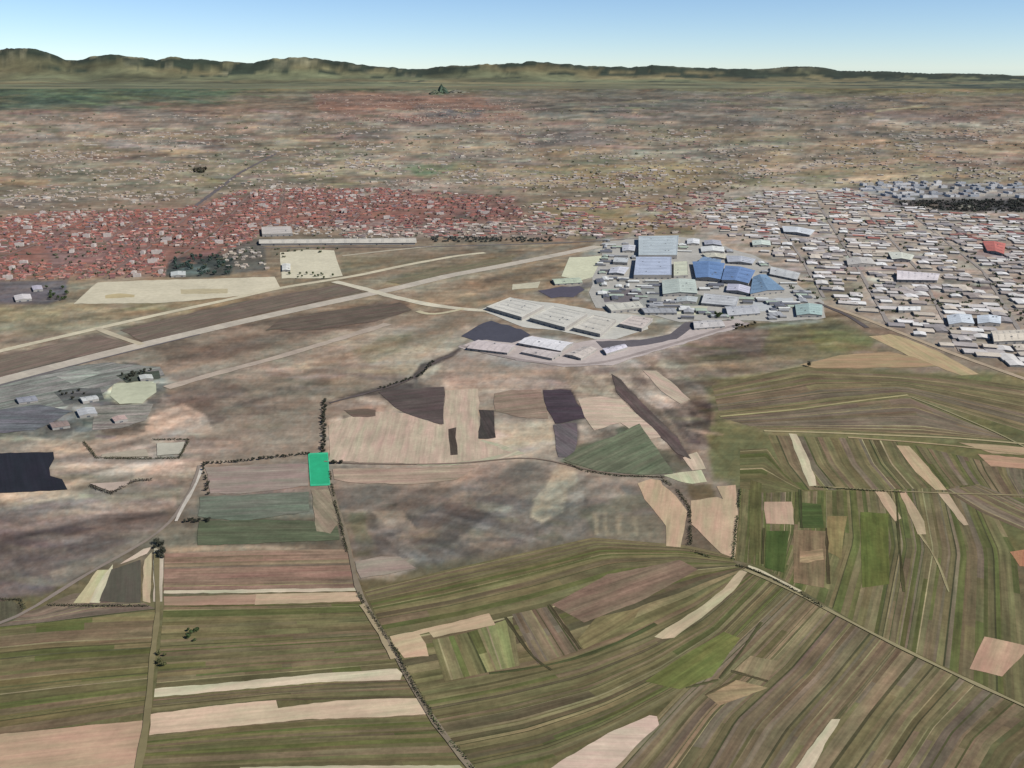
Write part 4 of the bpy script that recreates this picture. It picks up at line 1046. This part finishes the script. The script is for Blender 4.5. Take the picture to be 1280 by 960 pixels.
def industry():
    mass = Mass()
    spots = scatter(P(880,262,960,240,1060,236,1120,252,1180,266,1320,272,1320,470,1240,452,1180,432,1110,404,1060,384,1030,372,1000,345,960,318,900,290), 45, .96, .36, R(-14))
    spots = [s for s in spots if clear_of_streets(s[0], s[1], 19) and openness(s[0], s[1]) > -.36]
    spots.sort(key=lambda s: s[1])
    var = []
    for i in range(8):
        for k, (w, d, h) in enumerate(((44,38,5),(34,32,6),(58,40,5))):
            g = house_geo(w, d, h, 1.8, lin4(jit((190,182,172), .08)), lin4(jit(GREYS[i], .03)))
            var.append((i, mesh_data('industrial_shed', *g, M_roof)))
    cnt = 0
    for x, y, u, v in spots:
        rz = R(-14)+random.choice((0, 0, PI/2))+random.uniform(-.08,.08)
        if cnt < 290 and inview(u, v):
            i, me = random.choice(var)
            o = obj('industrial_shed', me, loc=(x, y, 0), rz=rz)
            tag(o, '%s roofed small shed among many in the industrial quarter beyond the railway' % GREYN[i], 'shed', '%s roofed sheds of the industrial quarter' % GREYN[i]); cnt += 1
        else:
            rc = jit(random.choice(GREYS), .08) if random.random() < .86 else jit(random.choice(RED), .1)
            mass.add(house_geo(random.uniform(24,66), random.uniform(22,50), random.uniform(4,6), 1.6, lin4(jit((190,182,172),.08)), lin4(rc)), x, y, rz)
    mass.build('industrial_sheds', M_roof)
industry()
def blocks():
    """white housing blocks on the right, above the dark strip"""
    names = [('white', (222,222,222)), ('blue grey', (176,182,190)), ('cream', (208,200,186))]
    var = []
    for i, (nm, c) in enumerate(names):
        for w, d, h in ((56,24,12),(40,28,15),(80,22,10)):
            vs, fs, cs = [], [], []
            box(vs, fs, cs, -w/2,-d/2,0, w/2,d/2,h, lin4(c)); cs[-1] = lin4((178,176,174))
            box(vs, fs, cs, -4,-3,h, 4,3,h+3, lin4(c))
            var.append((i, mesh_data('apartment_block', vs, fs, cs, M_wall)))
    spots = scatter(P(1052,237,1085,230,1150,228,1340,231,1340,247,1190,248,1120,250,1075,246), 78, .85, .3, R(8))
    spots = [s for s in spots if inview(s[2], s[3])]
    spots.sort(key=lambda s: s[1]); 
    for x, y, u, v in spots[:130]:
        i, me = random.choice(var)
        o = obj('apartment_block', me, loc=(x, y, 0), rz=R(8)+random.choice((0,0,PI/2))+random.uniform(-.1,.1))
        tag(o, '%s apartment block in the estate above the dark wood' % names[i][0], 'apartment block', '%s blocks of the estate above the dark wood' % names[i][0])
blocks()

# ------------------------------------------------------------------ far settlements, far trees
def far():
    mass = Mass(); trees = Mass()
    zones = [ # (outline, how many, palette, size)
     (P(-100,150,420,138,420,236,-100,262), 1300, GREYS+[(196,170,150),(186,140,120)], 1.0),
     (P(390,118,640,118,660,152,400,158), 700, RED+[(200,180,164)], .9),
     (P(420,158,900,156,940,236,440,236), 1400, GREYS+[(168,120,110)], 1.0),
     (P(640,232,960,228,960,262,860,292,680,298,640,262), 380, GREYS+RED[:2]+[(214,198,170)], 1.0),
     (P(880,160,1320,150,1320,228,900,230), 900, GREYS+[(186,150,120)], 1.0),
     (P(600,112,1320,116,1320,160,640,158), 500, [(150,142,134),(170,160,150),(128,120,114)], .9),
     (P(0,236,240,240,240,268,0,284), 190, GREYS, 1.0), (P(330,282,700,280,690,298,330,298), 210, GREYS, .9),
     (P(270,285,330,280,335,340,285,335), 60, GREYS, .8)]
    for zn, n, pal, k in zones:
        xs = [p[0] for p in zn]; ys = [p[1] for p in zn]; m = 0
        seeds = [(random.uniform(min(xs), max(xs)), random.uniform(min(ys), max(ys))) for _ in range(n//34+3)]
        while m < n:
            u, v = random.uniform(min(xs), max(xs)), random.uniform(min(ys), max(ys))
            if random.random() < .72: q = random.choice(seeds); u, v = random.gauss(q[0], 26), random.gauss(q[1], 3.4)
            if not inpoly(u, v, zn): continue
            m += 1
            x, y = G(u, v); px = mpp(v)
            w = max(13, random.choice((1.2,1.5,1.8,2.2,2.6,3.2,4.5,7))*random.uniform(.8,1.2)*px*k); d = max(10, w*random.uniform(.6,1.3)); h = random.uniform(3, 5.5) if w < 40 else random.uniform(4, 7)
            c = tuple(.62*q+.38*e for q, e in zip(jit(random.choice(pal), .12), (140,126,110)))
            g = house_geo(w, d, h, min(4, d*.2), lin4(jit((190,176,160),.08)), lin4(c)) if random.random() < .6 else flat_geo(w, d, h, lin4(jit((176,164,150),.1)), lin4(c))
            mass.add(g, x, y, random.uniform(-.4,.4))
    mass.build('distant_buildings', M_roof)
    # tree clumps, each a ragged cluster of small leafy tufts
    def clump(cx, cy, r, h, col):
        for _ in range(7):
            a = random.uniform(0, 2*PI); q = r*math.sqrt(random.random()); x, y = cx+q*math.cos(a), cy+q*math.sin(a)
            s = r*random.uniform(.3,.55); z = h*random.uniform(.35,.75)
            b = len(trees.v); vs = []
            for i in range(5):
                t = i*2*PI/5+random.uniform(-.4,.4); e = s*random.uniform(.7,1.2); vs.append((x+e*math.cos(t), y+e*math.sin(t), z*random.uniform(.6,1)))
            trees.v += vs + [(x+random.uniform(-.2,.2)*s, y, min(h, z+s*random.uniform(.5,.9))), (x, y, 0)]
            for i in range(5):
                trees.f.append((b+i, b+(i+1)%5, b+5)); trees.f.append((b+(i+1)%5, b+i, b+6))
            c = lin4(jit(col, .2)); trees.c += [c]*10
    tz = [(P(-100,140,1320,130,1320,232,-100,250), 420, (112,112,90), .9), (P(-100,265,640,240,650,284,200,345,-100,350), 420, (88,92,72), .55),
          (P(870,245,1320,262,1320,450,1000,372), 420, (84,92,68), .6), (P(640,232,960,230,860,292,680,298), 50, (104,98,74), .7),
          (P(1120,252,1320,249,1320,266,1150,263), 520, (58,60,54), .9), (P(540,297,690,297,690,303,540,303), 130, (66,70,66), .6)]
    for zn, n, c, k in tz:
        xs = [p[0] for p in zn]; ys = [p[1] for p in zn]; m = 0
        while m < n:
            u, v = random.uniform(min(xs), max(xs)), random.uniform(min(ys), max(ys))
            if not inpoly(u, v, zn): continue
            m += 1
            if near_hall(u, v): continue
            x, y = G(u, v); r = max(6, mpp(v)*random.uniform(.9,2.6)*k); clump(x, y, r, min(18, r*1.1+4), c)
    for _ in range(8):
        x, y = G(248+random.uniform(-6,6), 214+random.uniform(-2,2)); clump(x, y, 22, 34, (66,62,50))
    trees.build('distant_trees', M_leaf)
far()

# ------------------------------------------------------------------ trees and hedges one can tell apart
def leaf_quads(vs, fs, cs, cx, cy, cz, s, col):
    n = Vector((random.gauss(0,1), random.gauss(0,1), random.gauss(0,.8)+.6)).normalized()
    t = n.orthogonal().normalized(); t.rotate(__import__('mathutils').Quaternion(n, random.uniform(0,6.3))); b = n.cross(t)
    i = len(vs); c = Vector((cx,cy,cz))
    for a, e in ((-1,-.6),(1,-.7),(.8,.7),(-.7,.6)):
        p = c + t*a*s + b*e*s; vs.append(tuple(p))
    fs.append((i,i+1,i+2,i+3)); cs.append(lin4(jit(col, .22)))
def crown_mesh(r, h, col, n=230):
    vs, fs, cs = [], [], []
    lobes = [(random.uniform(-.5,.5)*r, random.uniform(-.5,.5)*r, h*random.uniform(.45,.85), r*random.uniform(.45,.7)) for _ in range(6)]
    for _ in range(n):
        x, y, z, q = random.choice(lobes)
        d = Vector((random.gauss(0,1), random.gauss(0,1), random.gauss(0,1))).normalized()*q*random.uniform(.55,1)
        leaf_quads(vs, fs, cs, x+d.x, y+d.y, max(h*.22, z+d.z*.9), random.uniform(.4,.8), col)
    return mesh_data('crown', vs, fs, cs, M_leaf)
def trunk_mesh(h):
    vs, fs, cs = [], [], []
    def limb(a, b, r0, r1):
        a, b = Vector(a), Vector(b); d = (b-a).normalized(); t = d.orthogonal().normalized(); e = d.cross(t); i = len(vs)
        for p, r in ((a, r0), (b, r1)):
            for k in range(6): q = p + (t*math.cos(k*PI/3)+e*math.sin(k*PI/3))*r; vs.append(tuple(q))
        for k in range(6): fs.append((i+k, i+(k+1)%6, i+6+(k+1)%6, i+6+k)); cs.append(lin4((92,78,64)))
    limb((0,0,-.2),(0,0,h*.5),.35,.22)
    for k in range(4):
        a = k*PI/2+random.uniform(-.5,.5); limb((0,0,h*random.uniform(.3,.48)), (math.cos(a)*h*.25, math.sin(a)*h*.25, h*.72), .18, .06)
    return mesh_data('trunk', vs, fs, cs, M_wall)
TREEC = {'dark': (66,68,56), 'green': (76,94,56), 'olive': (98,100,64), 'teal': (72,92,84)}
TREES = {k: [(crown_mesh(random.uniform(3.6,4.6), random.uniform(7.5,10), c), trunk_mesh(8.5)) for _ in range(4)] for k, c in TREEC.items()}
def tree(x, y, kind, sc, label, group):
    cm, tm = random.choice(TREES[kind])
    root = tag(empty('tree', (x, y, 0)), label, 'tree', group); root.rotation_euler.z = random.uniform(0, 6.3)
    s = sc*random.uniform(.8,1.2); root.scale = (s, s, s*random.uniform(.85,1.1))
    obj('trunk', tm, root); obj('crown', cm, root)
def tree_line(pts, n, kind, sc, label, group, amp=4):
    g = resample([G(*p) for p in pts], n)
    for p in g: tree(p[0]+random.uniform(-amp,amp), p[1]+random.uniform(-amp,amp), kind, sc, label, group)
def tree_patch(zone, n, kind, sc, label, group):
    xs = [p[0] for p in zone]; ys = [p[1] for p in zone]; m = 0
    while m < n:
        u, v = random.uniform(min(xs), max(xs)), random.uniform(min(ys), max(ys))
        if inpoly(u, v, zone) and not near_hall(u, v): m += 1; tree(*G(u, v), kind, sc, label, group)
tree_line(P(406,502,404,530,405,566), 44, 'dark', .85, 'dark tree in the straight row running up from the green plot', 'trees of the row above the green plot')
tree_line(P(254,580,300,578,330,574,386,568), 34, 'dark', .7, 'dark tree in the row left of the green plot', 'trees of the row left of the green plot', 2.5)
tree_line(P(414,580,428,580), 5, 'dark', .9, 'dark tree in the short clump right of the green plot', 'trees right of the green plot', 3)
tree_line(P(542,452,526,470,476,486), 34, 'dark', .75, 'dark tree along the winding ditch below the works', 'trees along the winding ditch', 4)
tree_line(P(232,652,262,652), 9, 'dark', .8, 'dark tree in the clump where the pale track bends', 'trees at the bend of the pale track', 4)
tree_line(P(254,584,258,600,262,618), 9, 'dark', .8, 'dark tree beside the upper end of the pale track', 'trees beside the upper pale track', 4)
tree_patch(P(191,676,206,676,206,700,192,700), 12, 'dark', 1.0, 'dark tree in the square clump above the striped fields', 'trees of the square clump above the striped fields')
tree_patch(P(208,330,225,322,280,318,292,326,286,344,215,347), 40, 'teal', 2.0, 'blue green tree in the dark grove between town and airfield', 'trees of the grove between town and airfield')
tree_patch(P(354,342,420,344,418,350,356,350), 12, 'green', 1.3, 'green tree on the lower edge of the square apron', 'trees below the square apron')
tree_patch(P(56,360,82,356,86,376,64,380), 12, 'green', 1.5, 'green tree right of the dark yard at the left edge', 'trees right of the dark yard at the left edge')
tree_patch(P(145,470,170,465,196,462,194,470,160,478), 16, 'dark', 1.0, 'dark tree behind the pale farmyard', 'trees behind the farmyard')
tree_patch(P(70,490,115,488,120,500,74,500), 8, 'dark', .9, 'dark tree left of the pale farmyard', 'trees left of the farmyard')
tree_patch(P(892,394,928,392,930,400,896,402), 12, 'green', 1.5, 'green tree on the lower right side of the works', 'trees on the lower right of the works')
tree_patch(P(912,408,945,405,944,412,914,414), 8, 'dark', 1.2, 'dark tree by the works road beneath the green trees', 'trees by the works road')
tree_patch(P(232,790,250,786,248,806,236,808), 7, 'green', .8, 'green tree in the cluster within the lower left strips', 'trees in the lower left strips')
tree_patch(P(196,816,208,812,210,834,198,838), 6, 'olive', .8, 'olive tree beside the left field boundary', 'trees at the left field boundary')
tree(*G(1011,458), 'dark', 1.5, 'lone dark tree at the tip of the tan field', None)
def hedge(pts, width, h, col, label, dens=1.0):
    g = np.array([G(*p) for p in pts]); L = np.hypot(*np.diff(g, axis=0).T).sum(); n = int(L*3.2*dens*max(1, width/4))
    g = resample(g, max(2, min(n, 2600))); o = g.mean(0)
    vs, fs, cs = [], [], []
    for i, p in enumerate(g):
        gap = vnoise(np.array([i*.02]), np.array([3.3]), int(L))[0]
        if gap < -.28: continue
        hh = h*(1+.8*gap)
        leaf_quads(vs, fs, cs, p[0]-o[0]+random.gauss(0,width*.3), p[1]-o[1]+random.gauss(0,width*.3), random.uniform(.2,hh), random.uniform(.5,1.1), col)
    tag(obj('hedge', mesh_data('hedge', vs, fs, cs, M_leaf), loc=(o[0],o[1],0)), label, 'hedge')
HD = (74,74,54); HG = (84,92,60)
hedge(P(412,590,418,625,426,655,434,690), 4, 3, HD, 'thin dark hedge along the track just below the green plot')
hedge(P(448,742,460,762,476,786,494,814), 4, 2.8, HD, 'dark hedge along the track beside the tan L-shaped field')
hedge(P(494,812,504,834,522,866,540,892), 5, 3, HD, 'bushy dark hedge along the track where the pale strips end')
hedge(P(535,890,556,920,580,945,598,972), 4, 3, HG, 'green hedge on the lowest stretch of the middle track')
hedge(P(828,600,846,612,862,636,863,682), 5, 3.5, HD, 'dark hedge between the two bare tan fields')
hedge(P(868,690,900,702,940,712,985,734,1030,760), 4, 2.5, HD, 'dark hedge along the upper right track')
hedge(P(105,553,112,562,120,572), 5, 3.5, HD, 'dark hedge at the left end of the walled compound')
hedge(P(120,573,180,574,224,573), 5, 3.5, HD, 'long dark hedge along the bottom of the compound')
hedge(P(224,573,230,562,236,550,192,550), 5, 3.5, HD, 'angled dark hedge round the right end of the compound')
hedge(P(105,603,122,612,140,617,156,608,168,602,190,600), 6, 4, (72,66,56), 'dark V-shaped hedge below the compound')
hedge(P(0,750,24,750,30,762), 5, 3, HD, 'short dark hedge at the far left near the pale track')
hedge(P(700,576,730,589,770,595,830,597), 4, 2.5, HD, 'thin dark hedge on the curved boundary of the green patch')
hedge(P(1020,609,1060,612,1130,616), 4, 2.5, HG, 'thin green hedge at the foot of the brown strips')
hedge(P(190,758,120,758,60,757), 4, 2.5, HD, 'thin dark hedge under the striped fields at the left')
hedge(P(925,612,920,660,916,700), 4, 3, HG, 'green hedge on the right side of the bare tan wedge')

# hedged compound: pale inner yards
sheet('yard', P(196,555,231,553,226,568,196,570), (186,182,164), mat=M_paving)
sheet('yard', P(128,568,182,562,186,571,126,572), (172,162,142), mat=M_paving)
sheet('yard', P(112,605,140,604,166,602,150,612,138,615), (186,168,152), mat=M_paving)

# ------------------------------------------------------------------ the bright green plot
def plot():
    q = P(385,567,410,566,413,607,388,608); g = [Vector((*G(*p), 0)) for p in q]
    o = sum(g, Vector())/4; g = [p-o for p in g]
    if (g[1]-g[0]).cross(g[2]-g[1]).z < 0: g = g[::-1]
    root = tag(empty('marked_plot', (o.x, o.y, .9)), 'bright emerald green rectangular plot beside the track junction', 'plot')
    def slab(name, pts, z0, z1, c):
        n = len(pts); vs = [(p.x,p.y,z0) for p in pts]+[(p.x,p.y,z1) for p in pts]
        fs = [(i,(i+1)%n,n+(i+1)%n,n+i) for i in range(n)]+[tuple(range(n,2*n))]
        return obj(name, mesh_data(name, vs, fs, [lin4(c)]*len(fs), M_paving), root)
    slab('surface', [p*.9 for p in g], -.5, 0, (40,172,122))
    for i in range(4):
        a, b = g[i], g[(i+1)%4]; slab('border', [a, b, b*.9, a*.9], -.5, .15, (62,190,142))
plot()

# ------------------------------------------------------------------ light, sky, camera
EL, AZ = R(41), R(112)
d = Vector((math.cos(EL)*math.sin(AZ), math.cos(EL)*math.cos(AZ), math.sin(EL)))
sl = bpy.data.lights.new('sun', 'SUN'); sl.energy = 4.6; sl.angle = R(.5); sl.color = (1, .955, .89)
so = bpy.data.objects.new('sun', sl); C.objects.link(so); so.rotation_euler = d.to_track_quat('Z', 'Y').to_euler(); so.location = (0,0,2000)
w = bpy.data.worlds.new('World'); S.world = w; w.use_nodes = True
n, l = w.node_tree.nodes, w.node_tree.links
sk = n.new('ShaderNodeTexSky'); sk.sky_type = 'NISHITA'; sk.sun_disc = False
sk.sun_elevation = EL; sk.sun_rotation = AZ; sk.altitude = 3600; sk.air_density = 1.0; sk.dust_density = .45; sk.ozone_density = 4.2
bg = n['Background']; bg.inputs['Strength'].default_value = .077; l.new(sk.outputs[0], bg.inputs[0])
cam = bpy.data.cameras.new('camera'); co = bpy.data.objects.new('camera', cam); C.objects.link(co)
cam.sensor_width = 36; cam.lens = 36*F/1280; cam.clip_start = 5; cam.clip_end = 200000
co.location = (0,0,H); co.rotation_euler = (PI/2-PITCH, 0, 0)
S.camera = co
vs = S.view_settings; vs.view_transform = 'Standard'; vs.look = 'None'; vs.gamma = 1; vs.exposure = .66; vs.use_curve_mapping = False
